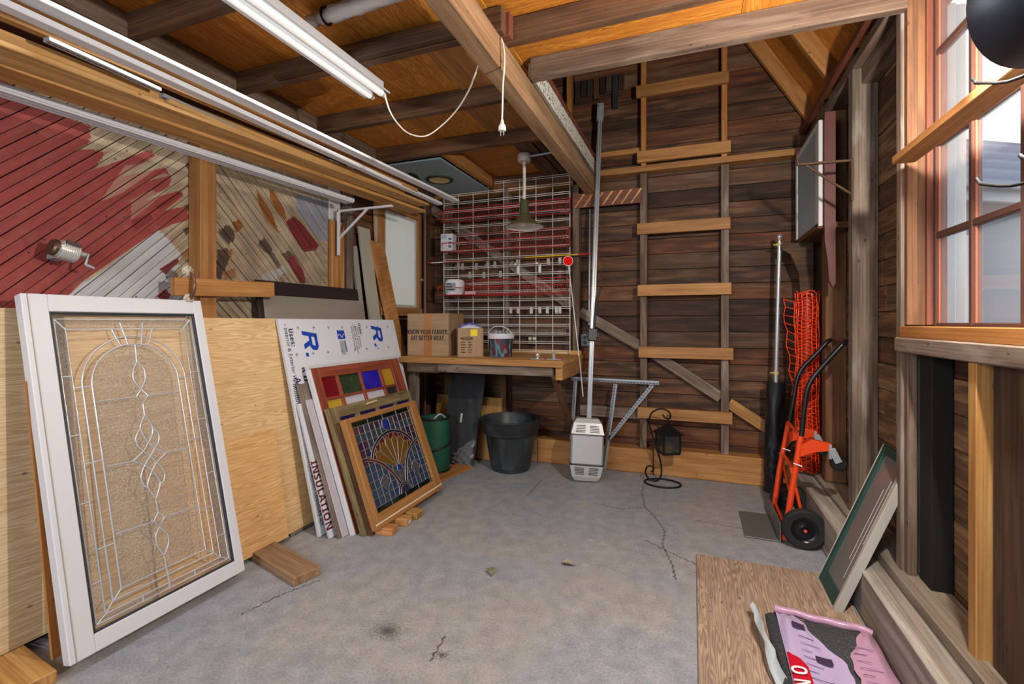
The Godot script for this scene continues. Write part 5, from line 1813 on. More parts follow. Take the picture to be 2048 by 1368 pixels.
# ---- garage opener and what stands along the back wall ----
func build_opener():
	var up := (zp(1205, 205, -4.09) - Vector3(-0.77, 0.02, -3.75)).normalized()
	var base := Vector3(-0.80, 0.006, -3.74)
	var z := (Vector3(0.28, 0, 1) - up * Vector3(0.28, 0, 1).dot(up)).normalized()
	var x := up.cross(z).normalized()
	var xf := Transform3D(Basis(x, up, z), base)
	var t := thing("garage_door_opener", "silver garage door opener motor standing upright with its long steel rail", "door opener", xf)
	var hs := mat(rgb(186, 186, 186), 0.4, 0.2)
	var st := mb()
	# middle case and the two vented end caps
	bb(st, Vector3(-0.125, 0.125, -0.06), Vector3(0.125, 0.36, 0.115), 0.012)
	part(t, "case", st, mat(rgb(196, 196, 198), 0.32, 0.5))
	for k in 2:
		st = mb()
		var y0 := 0.0 if k == 0 else 0.48
		var y1 := 0.122 if k == 0 else 0.363
		# tapered cap as a loft of two rectangles
		var a := [Vector3(-0.128, y1, -0.062), Vector3(0.128, y1, -0.062), Vector3(0.128, y1, 0.118), Vector3(-0.128, y1, 0.118)]
		var b := [Vector3(-0.085, y0, -0.055), Vector3(0.085, y0, -0.055), Vector3(0.085, y0, 0.075), Vector3(-0.085, y0, 0.075)]
		var c := []
		for i in 4:
			c.append(a[i].lerp(b[i], 0.72) * Vector3(1.12, 1, 1.1))
		for pr in [[a, c], [c, b]]:
			for i in 4:
				var j := (i + 1) % 4
				if k == 0:
					quad(st, pr[1][i], pr[1][j], pr[0][j], pr[0][i])
				else:
					quad(st, pr[0][i], pr[0][j], pr[1][j], pr[1][i])
		quad(st, b[0], b[1], b[2], b[3])
		var ec := part(t, "end_cap", st, hs)
		for sx in [-1, 1]:
			for i in 5:
				st = mb()
				var f := 0.2 + 0.14 * i
				var p0: Vector3 = a[3].lerp(c[3], f) if sx < 0 else a[2].lerp(c[2], f)
				var p1: Vector3 = (a[3] + a[2]).lerp(c[3] + c[2], f) * 0.5
				var q0 := p0.lerp(p1, 0.25) + Vector3(0, 0, 0.003)
				var q1 := p0.lerp(p1, 0.85) + Vector3(0, 0, 0.003)
				tube(st, [q0, q1], 0.0024, 5)
				part(ec, "vent_slot", st, M.black)
	st = mb()
	for yb in [0.12, 0.359]:
		st = mb()
		bb(st, Vector3(-0.127, yb, -0.061), Vector3(0.127, yb + 0.006, 0.1165), 0.001)
		part(t, "seam_band", st, M.black)
	# rail
	var len := (zp(1205, 205, -4.09) - base).dot(up)
	st = mb()
	bb(st, Vector3(-0.004, 0.47, -0.025), Vector3(0.034, len - 0.06, 0.0), 0.002)
	bb(st, Vector3(0.002, 0.47, 0.0), Vector3(0.01, len - 0.06, 0.012), 0.001)
	bb(st, Vector3(0.02, 0.47, 0.0), Vector3(0.028, len - 0.06, 0.012), 0.001)
	part(t, "rail", st, M.steel)
	st = mb()
	bb(st, Vector3(-0.014, len - 0.16, -0.03), Vector3(0.044, len - 0.01, 0.014), 0.003)
	tube(st, [Vector3(0.015, len - 0.04, 0.014), Vector3(0.015, len - 0.04, 0.03)], 0.018, 12)
	part(t, "rail_bracket", st, M.galv)
	st = mb()
	bb(st, Vector3(-0.02, 1.10, -0.035), Vector3(0.055, 1.20, 0.03), 0.005)
	bb(st, Vector3(-0.03, 1.13, -0.02), Vector3(0.07, 1.17, 0.02), 0.004)
	part(t, "trolley", st, M.black)
	st = mb()
	tube(st, smooth([Vector3(0.03, 1.2, 0.02), Vector3(0.035, 1.32, 0.03), Vector3(0.045, 1.46, 0.045), Vector3(0.075, 1.54, 0.05)], 5), 0.009, 6)
	part(t, "arm", st, M.black)
	# perforated angle hanger leaning on the wall
	var zz := -4.028
	t = thing("angle_bracket", "galvanized perforated angle iron frame leaning beside the door opener", "bracket", at(zp(1208, 922, zz)))
	var segs := [[[1142, 757], [1318, 766]], [[1151, 762], [1143, 880]], [[1231, 768], [1208, 922]], [[1305, 770], [1216, 880]]]
	for s in segs:
		var a := zp(s[0][0], s[0][1], zz)
		var b := zp(s[1][0], s[1][1], zz)
		if b.y < 0.205:
			b.y = 0.006
		st = mb()
		beam(st, a, b, 0.003, 0.032, Vector3(0, 0, 1).cross(b - a).normalized())
		beam(st, a + Vector3(0, 0, 0.014), b + Vector3(0, 0, 0.014), 0.028, 0.003, Vector3(0, 0, 1).cross(b - a).normalized())
		var nb := wpart(t, "angle_bar", st, M.galv)
		st = mb()
		var cnt := int(a.distance_to(b) / 0.026)
		for i in cnt:
			var c := a.lerp(b, (i + 0.5) / cnt)
			lathe(st, [Vector2(0, 0.0022), Vector2(0.0055, 0.0022)], 8, Transform3D(Basis(Vector3.RIGHT, PI / 2), c + (b - a).cross(Vector3(0, 0, 1)).normalized() * 0.006))
		var ho := part(nb, "holes", st, mat(rgb(24, 24, 24), 0.8))
		ho.position = Vector3(0, 0, 0.0)
	# shepherd hook with lantern
	var hz := -3.87
	t = thing("hook_stand", "black wrought iron shepherd hook stand with a ring foot", "stand", at(Vector3(-0.217, 0, hz)))
	st = mb()
	var ring := []
	var rc := fl(1325, 968)
	for i in 32:
		ring.append(Vector3(rc.x + 0.135 * cos(TAU * i / 32), 0.007, rc.z + 0.10 * sin(TAU * i / 32)))
	tube(st, ring, 0.007, 8, true)
	wpart(t, "ring_foot", st, M.iron)
	st = mb()
	var sp := []
	for q in [[1303, 944], [1307, 938], [1302, 932], [1294, 934], [1291, 944], [1296, 956], [1310, 962], [1320, 956], [1323, 940], [1319, 915], [1312, 895], [1305, 872], [1299, 850], [1301, 830], [1312, 820], [1326, 818], [1338, 824], [1341, 834], [1336, 838], [1328, 834], [1325, 829]]:
		var w := zp(q[0], q[1], hz)
		w.y = maxf(w.y, 0.012)
		sp.append(w)
	tube(st, smooth(sp, 4), 0.0065, 8)
	wpart(t, "scroll_stem", st, M.iron)
	var lp := zp(1336, 906, hz)
	t = thing("candle_lantern", "small black metal lantern with peaked roof hanging from iron hook", "lantern", Transform3D(Basis(Vector3.UP, 0.5), lp))
	st = mb()
	bb(st, Vector3(-0.068, 0.0, -0.068), Vector3(0.068, 0.012, 0.068), 0.002)
	part(t, "floor", st, M.iron)
	for sx in [-1, 1]:
		for sz in [-1, 1]:
			st = mb()
			bb(st, Vector3(sx * 0.066 - 0.006, 0.012, sz * 0.066 - 0.006), Vector3(sx * 0.066 + 0.006, 0.15, sz * 0.066 + 0.006), 0.001)
			part(t, "post", st, M.iron)
	st = mb()
	bb(st, Vector3(-0.075, 0.148, -0.075), Vector3(0.075, 0.156, 0.075), 0.001)
	part(t, "eave", st, M.iron)
	st = mb()
	var ap := Vector3(0, 0.235, 0)
	var ev := [Vector3(-0.088, 0.152, -0.088), Vector3(0.088, 0.152, -0.088), Vector3(0.088, 0.152, 0.088), Vector3(-0.088, 0.152, 0.088)]
	for i in 4:
		var a: Vector3 = ev[i]
		var b: Vector3 = ev[(i + 1) % 4]
		var md := (a + b) * 0.5 + Vector3(0, 0.012, 0)
		tri(st, b, a, ap, (a - b).cross(ap - b).normalized())
	part(t, "roof", st, M.iron)
	st = mb()
	tube(st, [ap, Vector3(0, 0.27, 0)], 0.006, 6)
	var rp := []
	for i in 12:
		rp.append(Vector3(0.012 * cos(TAU * i / 12), 0.28 + 0.012 * sin(TAU * i / 12), 0))
	tube(st, rp, 0.0025, 5, true)
	part(t, "finial", st, M.iron)
	for k in 4:
		st = mb()
		var pn := Basis(Vector3.UP, PI / 2 * k)
		box(st, Transform3D(pn, pn * Vector3(0, 0.08, 0.066)), Vector3(0.118, 0.13, 0.002), 0.0)
		part(t, "pane", st, glass(rgb(60, 64, 60), 0.45))
	st = mb()
	lathe(st, [Vector2(0, 0.012), Vector2(0.038, 0.012), Vector2(0.04, 0.06), Vector2(0.03, 0.062), Vector2(0.0, 0.055)], 16)
	part(t, "candle", st, mat(rgb(176, 156, 84), 0.6))

# ---- right hand corner ----
func build_corner():
	# black wrapped tube with its steel pole
	var t := thing("canopy_pole", "steel telescopic pole in a black plastic sleeve standing in corner", "pole", at(Vector3(0.56, 0, -3.95)))
	var st := mb()
	var g := []
	for j in 17:
		var row := []
		for i in 21:
			var a := TAU * i / 20.0
			var v := j / 16.0
			var r := 0.062 + 0.003 * sin(i * 1.3 + j * 0.8) + (0.006 * sin(j * 2.0 + i * 2.0) if j < 8 else 0.0)
			row.append(Vector3(0.555 + 0.02 * v + r * cos(a), 0.81 * v + 0.004, -3.965 - r * sin(a)))
		g.append(row)
	surf(st, g)
	var cap := Vector3(0.575, 0.812, -3.965)
	for i in 20:
		tri(st, cap, g[16][i], g[16][i + 1], Vector3.UP)
	wpart(t, "plastic_sleeve", st, mat(rgb(26, 28, 32), 0.28))
	st = mb()
	tube(st, [Vector3(0.572, 0.8, -3.95), zp(1559, 486, -3.95)], 0.014, 14)
	wpart(t, "pole", st, M.steel)
	st = mb()
	var tp := zp(1559, 478, -3.95)
	lathe(st, [Vector2(0.012, -0.03), Vector2(0.012, 0.0), Vector2(0.017, 0.008), Vector2(0.019, 0.02), Vector2(0.014, 0.034), Vector2(0.0, 0.04)], 16, T(tp.x, tp.y, tp.z))
	wpart(t, "cap", st, M.chrome)
	for y in [1.82, 0.88]:
		st = mb()
		var q := Vector3(0.572, 0.8, -3.95).lerp(tp, (y - 0.8) / (tp.y - 0.8))
		tube(st, [q - Vector3(0, 0.012, 0), q + Vector3(0, 0.012, 0)], 0.019, 12)
		tube(st, [q, q + Vector3(-0.04, 0.0, 0.01)], 0.006, 6)
		wpart(t, "clip", st, mat(rgb(190, 176, 120), 0.4))
	# orange safety fence roll
	var c := Vector3(0.735, 0.24, -3.76)
	t = thing("safety_fence_roll", "roll of glossy orange plastic safety fence standing on kerb", "fence roll", at(c))
	var om := mat(rgb(226, 62, 18), 0.22)
	st = mb()
	lathe(st, [Vector2(0.0, 0.0), Vector2(0.05, 0.0), Vector2(0.052, 0.3), Vector2(0.046, 0.7), Vector2(0.052, 1.18), Vector2(0.0, 1.18)], 24)
	part(t, "inner_roll", st, mat(rgb(150, 34, 10), 0.35))
	st = mb()
	for j in 27:
		var y := 0.005 + 1.19 * j / 26.0
		for lay in 2:
			var rp := []
			for i in 20:
				var a := TAU * i / 20.0
				rp.append(Vector3((0.058 + 0.012 * lay) * cos(a), y + lay * 0.02 + 0.012 * sin(a * 4.0 + j + lay), (0.058 + 0.012 * lay) * sin(a)) + Vector3(0.004 * sin(j * 1.7), 0, 0.004 * cos(j * 2.3)))
			tube(st, rp, 0.0042, 5, true)
	for i in 14:
		var a := TAU * i / 14.0
		var vp := []
		for j in 14:
			var r := 0.068 + 0.005 * sin(j * 2.0 + i)
			vp.append(Vector3(r * cos(a + 0.05 * sin(j * 1.5)), 1.21 * j / 13.0, r * sin(a + 0.05 * sin(j * 1.5))))
		tube(st, vp, 0.0045, 5)
	part(t, "rolled_net", st, om)
	# loose flap
	st = mb()
	var nj := 20
	for j in nj:
		var v := float(j) / (nj - 1)
		var px := lerpf(1567, 1600, pow(v, 1.2)) + 3.0 * sin(j * 1.9)
		var py := lerpf(598, 900, v)
		var a := zp(px, py, -3.79)
		var b := zp(1608, py + 6, -3.74)
		var m := (a + b) * 0.5 + Vector3(0, -0.01 + 0.006 * sin(j), 0.01)
		tube(st, smooth([a, m, b], 3), 0.0032, 5)
		if j < nj - 1:
			var v2 := float(j + 1) / (nj - 1)
			var px2 := lerpf(1567, 1600, pow(v2, 1.2)) + 3.0 * sin((j + 1) * 1.9)
			var py2 := lerpf(598, 900, v2)
			tube(st, [a, zp(px2, py2, -3.79)], 0.0032, 5)
			if j < 13:
				var m2 := (zp(px2, py2, -3.79) + zp(1608, py2 + 6, -3.74)) * 0.5 + Vector3(0, -0.01 + 0.006 * sin(j + 1), 0.01)
				tube(st, [m, m2], 0.0038, 5)
	wpart(t, "loose_flap", st, om)
	build_hand_truck()
	build_screen()
	build_storm_window()

func build_hand_truck():
	var t := thing("hand_truck", "orange hand truck with black loop handle parked by the kerb", "hand truck", at(Vector3(0.52, 0, -3.25)))
	var om := mat(rgb(214, 66, 22), 0.35)
	var bk := mat(rgb(20, 20, 21), 0.3)
	# rails in two vertical planes
	var near := -3.07
	var far := -3.41
	var rails := [[near, [[1569, 1083], [1584, 980], [1602, 872]], [[1602, 880], [1609, 815], [1616, 775], [1632, 748], [1660, 716], [1686, 688]]], [far, [[1546, 1030], [1560, 935], [1578, 845]], [[1578, 850], [1588, 795], [1594, 760], [1606, 735], [1632, 708], [1656, 682]]]]
	var tops := []
	for r in rails:
		var a := []
		for q in r[1]:
			a.append(zp(q[0], q[1], r[0]))
		a[0].y = maxf(a[0].y, 0.02)
		var st := mb()
		tube(st, a, 0.0165, 14)
		wpart(t, "rail", st, om)
		var b := []
		for q in r[2]:
			b.append(zp(q[0], q[1], r[0]))
		tops.append(b)
	var loop: Array = smooth(tops[0], 4)
	var back: Array = smooth(tops[1], 4)
	back.reverse()
	var e0: Vector3 = tops[0][5]
	var e1: Vector3 = tops[1][5]
	loop.append(e0.lerp(e1, 0.08) + Vector3(0.018, 0.012, 0))
	loop.append(e0.lerp(e1, 0.92) + Vector3(0.018, 0.012, 0))
	loop.append_array(back)
	var st := mb()
	tube(st, loop, 0.0135, 12)
	wpart(t, "loop_handle", st, bk)
	# toe plate and its upstand
	st = mb()
	var q0 := fl(1477, 1024)
	var q1 := fl(1490, 1066)
	bb(st, Vector3(0.285, 0.004, -3.46), Vector3(0.47, 0.010, -3.06), 0.001)
	bb(st, Vector3(0.462, 0.004, -3.46), Vector3(0.468, 0.115, -3.05), 0.001)
	wpart(t, "toe_plate", st, mat(rgb(130, 132, 130), 0.45, 0.6))
	# axle, wheels
	var axle := Vector3(0.575, 0.112, 0)
	st = mb()
	tube(st, [axle + Vector3(0, 0, -3.50), axle + Vector3(0, 0, -2.99)], 0.009, 10)
	wpart(t, "axle", st, M.steel)
	for z in [-3.02, -3.46]:
		st = mb()
		var wx := Transform3D(Basis(Vector3.RIGHT, PI / 2), axle + Vector3(0, 0, z))
		lathe(st, [Vector2(0.068, -0.022), Vector2(0.098, -0.024), Vector2(0.108, -0.016), Vector2(0.112, 0.0), Vector2(0.108, 0.016), Vector2(0.098, 0.024), Vector2(0.068, 0.022)], 40, wx)
		var ty := wpart(t, "wheel", st, mat(rgb(24, 24, 24), 0.75))
		st = mb()
		lathe(st, [Vector2(0.0, 0.032), Vector2(0.014, 0.032), Vector2(0.018, 0.018), Vector2(0.045, 0.01), Vector2(0.06, 0.012), Vector2(0.069, 0.02), Vector2(0.069, -0.02), Vector2(0.06, -0.012), Vector2(0.018, -0.012), Vector2(0.0, -0.02)], 32, wx)
		wpart(ty, "wheel_hub", st, mat(rgb(26, 26, 27), 0.25, 0.3))
		st = mb()
		lathe(st, [Vector2(0.0, 0.04), Vector2(0.008, 0.038), Vector2(0.01, 0.03)], 12, wx)
		wpart(ty, "axle_cap", st, mat(rgb(206, 72, 60), 0.4))
	# axle struts and cross bars
	for z in [near + 0.0, far]:
		st = mb()
		var p: Vector3 = zp(1584, 980, near)
		tube(st, [Vector3(0.52, 0.43, z), Vector3(0.585, 0.12, z)], 0.009, 8)
		wpart(t, "strut", st, om)
	for y in [0.1, 0.42, 0.62]:
		st = mb()
		var xx: float = 0.478 + 0.137 * y
		tube(st, [Vector3(xx, y, near), Vector3(xx, y, far)], 0.011, 10)
		wpart(t, "cross_bar", st, om)
	# tipping bracket with the small castors
	for z in [near, far]:
		st = mb()
		var pts := [Vector2(0.565, 0.50), Vector2(0.565, 0.56), Vector2(0.62, 0.60), Vector2(0.71, 0.585), Vector2(0.705, 0.545), Vector2(0.63, 0.53)]
		prism(st, pts, 0.03, T(0, 0, z - 0.015))
		wpart(t, "bracket_arm", st, om)
		st = mb()
		bb(st, Vector3(0.70, 0.50, z - 0.02), Vector3(0.715, 0.58, z + 0.02), 0.003)
		beam(st, Vector3(0.71, 0.56, z + 0.024), Vector3(0.745, 0.485, z + 0.024), 0.004, 0.035)
		var cf := wpart(t, "castor_fork", st, M.steel)
		st = mb()
		lathe(st, [Vector2(0.0, -0.016), Vector2(0.036, -0.016), Vector2(0.042, -0.008), Vector2(0.042, 0.008), Vector2(0.036, 0.016), Vector2(0.0, 0.016)], 24, Transform3D(Basis(Vector3.RIGHT, PI / 2), Vector3(0.747, 0.478, z)))
		wpart(cf, "castor_wheel", st, M.black)
	for z in [near, far]:
		st = mb()
		tube(st, [Vector3(0.53, 0.46, z + 0.018), Vector3(0.57, 0.45, z + 0.03)], 0.005, 6)
		wpart(t, "lock_pin", st, M.chrome)

func build_screen():
	# mesh covered frame boxed out on corbels, high on the right wall
	var x := 0.72
	var za := -4.02
	var zb := -3.33
	var y0 := 1.83
	var y1 := 2.47
	var t := thing("mesh_screen", "white framed wire mesh screen mounted high in right corner", "screen", at(Vector3(x, y0, -3.68)))
	var st := mb()
	bb(st, Vector3(x - 0.01, y0, zb - 0.085), Vector3(x + 0.012, y1, zb), 0.003)
	wpart(t, "stile", st, M.whitew)
	st = mb()
	bb(st, Vector3(x - 0.01, y0, za), Vector3(x + 0.012, y1, za + 0.04), 0.003)
	wpart(t, "stile", st, M.whitew)
	st = mb()
	bb(st, Vector3(x - 0.01, y1 - 0.03, za + 0.04), Vector3(x + 0.012, y1, zb - 0.085), 0.003)
	wpart(t, "rail", st, M.whitew)
	st = mb()
	bb(st, Vector3(x - 0.01, y0 - 0.01, za), Vector3(x + 0.16, y0 + 0.025, zb - 0.02), 0.003)
	wpart(t, "bottom_board", st, M.joist[2])
	st = mb()
	var z := za + 0.05
	while z < zb - 0.09:
		tube(st, [Vector3(x, y0 + 0.02, z), Vector3(x, y1 - 0.02, z)], 0.0014, 4)
		z += 0.0135
	var y := y0 + 0.03
	while y < y1 - 0.03:
		tube(st, [Vector3(x, y, za + 0.03), Vector3(x, y, zb - 0.08)], 0.0014, 4)
		y += 0.0135
	var ms := wpart(t, "wire_mesh", st, mat(rgb(176, 178, 174), 0.45, 0.5))
	ms.set_meta("kind", "stuff")
	st = mb()
	bb(st, Vector3(x + 0.055, y0 + 0.03, za), Vector3(x + 0.062, y1, zb - 0.03), 0.001)
	wpart(t, "backing_board", st, M.stud[0])
	var mr := mat(rgb(92, 46, 40), 0.6)
	for zz in [-3.33, -3.93]:
		var o := thing("corbel", "maroon wooden corbel %s the mesh screen" % ("at near end of" if zz > -3.5 else "under the far end of"), "corbel", at(Vector3(0.79, 1.55, zz)))
		st = mb()
		var prof := [Vector2(0.735, 2.5), Vector2(0.79, 2.5), Vector2(0.79, 1.48), Vector2(0.775, 1.46), Vector2(0.757, 1.5), Vector2(0.75, 1.62), Vector2(0.735, 1.74), Vector2(0.735, 1.83)]
		if zz < -3.5:
			prof = [Vector2(0.60, 1.82), Vector2(0.80, 1.82), Vector2(0.80, 1.45), Vector2(0.72, 1.45), Vector2(0.71, 1.6), Vector2(0.66, 1.74), Vector2(0.60, 1.78)]
		prism(st, prof, 0.03, T(0, 0, zz))
		wpart(o, "board", st, mr if zz > -3.5 else M.joist[1])
	# iron shelf bracket on the post
	var z2 := -2.965
	t = thing("shelf_bracket", "rusty iron shelf bracket screwed on grey post", "bracket", at(Vector3(0.785, 1.9, z2)))
	st = mb()
	bb(st, Vector3(0.776, 1.89, z2 - 0.015), Vector3(0.786, 2.11, z2 + 0.01), 0.002)
	wpart(t, "back_strap", st, M.joist[1])
	st = mb()
	beam(st, Vector3(0.782, 2.10, z2), Vector3(0.53, 2.108, z2), 0.02, 0.012)
	beam(st, Vector3(0.535, 2.108, z2), Vector3(0.53, 2.16, z2), 0.02, 0.008, Vector3.RIGHT)
	wpart(t, "arm", st, M.joist[1])
	st = mb()
	tube(st, [Vector3(0.78, 1.925, z2), Vector3(0.70, 1.99, z2), Vector3(0.575, 2.10, z2)], 0.007, 8)
	wpart(t, "brace", st, M.joist[1])

func build_storm_window():
	# local x along +z (towards the camera), y up the slope, z out of the face
	var a := atan2(0.235, 0.60)
	var b := Basis(Vector3(0, 0, 1), Vector3(sin(a), cos(a), 0), Vector3(-cos(a), sin(a), 0))
	var t := thing("storm_window", "green framed storm window leaning on grey stud over the kerb", "window panel", Transform3D(b, Vector3(0.57, 0.015, -2.68)))
	var gm := mat(rgb(30, 66, 58), 0.5)
	var wm := mat(rgb(170, 166, 158), 0.7)
	frame4(t, 0.28, 0.72, 0.035, 0.02, 0.06, 0.04, 0.03, gm)
	var st := mb()
	for e in [[-0.004, 0.0, 0.0, 0.72], [0.28, 0.0, 0.286, 0.72]]:
		bb(st, Vector3(e[0], e[1], -0.03), Vector3(e[2], e[3], 0.002), 0.001)
	bb(st, Vector3(-0.004, -0.004, -0.03), Vector3(0.286, 0.0, 0.002), 0.001)
	bb(st, Vector3(0.262, 0.0, -0.03), Vector3(0.284, 0.72, 0.004), 0.002)
	part(t, "painted_edge", st, wm)
	st = mb()
	bb(st, Vector3(0.035, 0.06, -0.014), Vector3(0.26, 0.68, -0.011), 0.0)
	part(t, "pane", st, mat(rgb(110, 106, 104), 0.25))
	st = mb()
	for q in [[0.2, 0.12, 0.2, 0.6], [0.17, 0.2, 0.17, 0.55], [0.225, 0.3, 0.225, 0.64]]:
		bar2(st, Vector2(q[0], q[1]), Vector2(q[2], q[3]), 0.0022, 0.0015, -0.0095)
	part(t, "scratched_putty", st, mat(rgb(200, 198, 192), 0.8))

# ---- lumber on the left rack ----
func build_lumber():
	# [near px, far px, y near, y far, width, thickness, material, label, far reach]
	var wt: Material = M.white
	var gal: Material = M.galv
	var rows := [
		[[0, 178], [700, 402], 2.09, 2.09, 0.085, 0.022, wt, "white ridged trim moulding lowest on the lumber rack"],
		[[0, 140], [838, 424], 2.095, 2.13, 0.13, 0.02, M.lum[1], "brown tinted board next to the white moulding on the rack"],
		[[0, 103], [843, 410], 2.10, 2.16, 0.14, 0.02, M.lum[0], "wide honey coloured board in the middle of the rack"],
		[[0, 76], [806, 386], 2.125, 2.165, 0.035, 0.045, M.lum[2], "pale stick on edge beside the wide honey board"],
		[[0, 50], [826, 372], 2.19, 2.21, 0.10, 0.02, M.red[0], "dark reddish brown board high on the rack"],
		[[0, 27], [832, 380], 2.165, 2.18, 0.03, 0.03, M.lum[3], "splintered tan stick under the dark reddish board"],
		[[0, 6], [880, 408], 2.15, 2.17, 0.045, 0.02, wt, "white painted strip along the rack's outer side"],
		[[22, 2], [826, 364], 2.205, 2.235, 0.10, 0.018, M.lum[1], "brown board behind the outermost white strip"],
		[[70, 2], [912, 402], 2.18, 2.19, 0.06, 0.016, wt, "longest flat white strip, outermost on the rack"],
		[[330, 262], [600, 345], 2.115, 2.115, 0.03, 0.012, M.lum[3], "short thin lath lying on the wide honey board's edge"],
	]
	for r in rows:
		var p := fl(r[0][0], r[0][1], r[2])
		var q := fl(r[1][0], r[1][1], r[3])
		var d := (q - p).normalized()
		if r[0][0] < 100:
			p -= d * 1.1
		var st := mb()
		beam(st, p, q, r[4], r[5], Vector3.UP, 0.002)
		if r[7].begins_with("white ridged"):
			for k in 3:
				var off := d.cross(Vector3.UP).normalized() * (-0.03 + 0.028 * k)
				beam(st, p + off - Vector3(0, 0.013, 0), q + off - Vector3(0, 0.013, 0), 0.016, 0.008, Vector3.UP, 0.002)
		var mid := (p + q) * 0.5
		var o := solo("rack_board", r[7], "board", st, r[6])
		o.set_meta("group", "boards stored on the left wall rack")
	# slotted shelf standards
	for s in [[[92, 78], [318, 180], 2.14, 0.03, "galvanized slotted shelf standard with notched end on the rack"], [[322, 190], [560, 296], 2.14, 0.026, "second galvanized slotted standard, further along the rack"]]:
		var p := fl(s[0][0], s[0][1], s[2])
		var q := fl(s[1][0], s[1][1], s[2])
		var t := thing("shelf_standard", s[4], "shelf standard", at(p))
		var st := mb()
		beam(st, p, q, s[3], 0.014, Vector3.UP, 0.001)
		wpart(t, "channel", st, gal)
		var d := (q - p).normalized()
		var n := 22
		for i in n:
			var c := p.lerp(q, (i + 0.5) / n) - Vector3(0, 0.0075, 0)
			st = mb()
			beam(st, c - d * 0.006, c + d * 0.006, 0.004, 0.001, Vector3.UP, 0.0)
			wpart(t, "slot", st, M.black)
	var pa := fl(335, 200, 2.13)
	var pb := fl(540, 290, 2.13)
	var st := mb()
	tube(st, [pa, pb], 0.012, 10)
	solo("dowel", "round yellow dowel beside the second slotted standard", "dowel", st, M.lum[0])
	pa = fl(545, 292, 2.13)
	pb = fl(690, 352, 2.15)
	st = mb()
	beam(st, pa, pb, 0.016, 0.012, Vector3.UP, 0.001)
	solo("rack_board", "thin white lath in line with the yellow dowel", "board", st, wt).set_meta("group", "boards stored on the left wall rack")
	# white steel brackets carrying the rack
	for k in 3:
		var z: float = [-2.79, -0.6, 0.4][k]
		var xw: float = -2.42
		var xe: float = [-1.95, -1.75, -1.75][k]
		var y: float = 2.068
		var t := thing("rack_bracket", ["white steel bracket under the lumber near the orange post", "white steel bracket under the lumber above the leaded panel", "white steel bracket at the door end of the lumber"][k], "bracket", at(Vector3(xw, y, z)))
		st = mb()
		bb(st, Vector3(xw, 1.74, z - 0.012), Vector3(xw + 0.014, y, z + 0.012), 0.002)
		wpart(t, "upright", st, wt)
		st = mb()
		bb(st, Vector3(xw, y - 0.014, z - 0.012), Vector3(xe, y, z + 0.012), 0.002)
		wpart(t, "arm", st, wt)
		st = mb()
		beam(st, Vector3(xw + 0.008, 1.86, z), Vector3(xw + 0.26, y - 0.01, z), 0.018, 0.012)
		wpart(t, "brace", st, wt)
		if k > 0:
			st = mb()

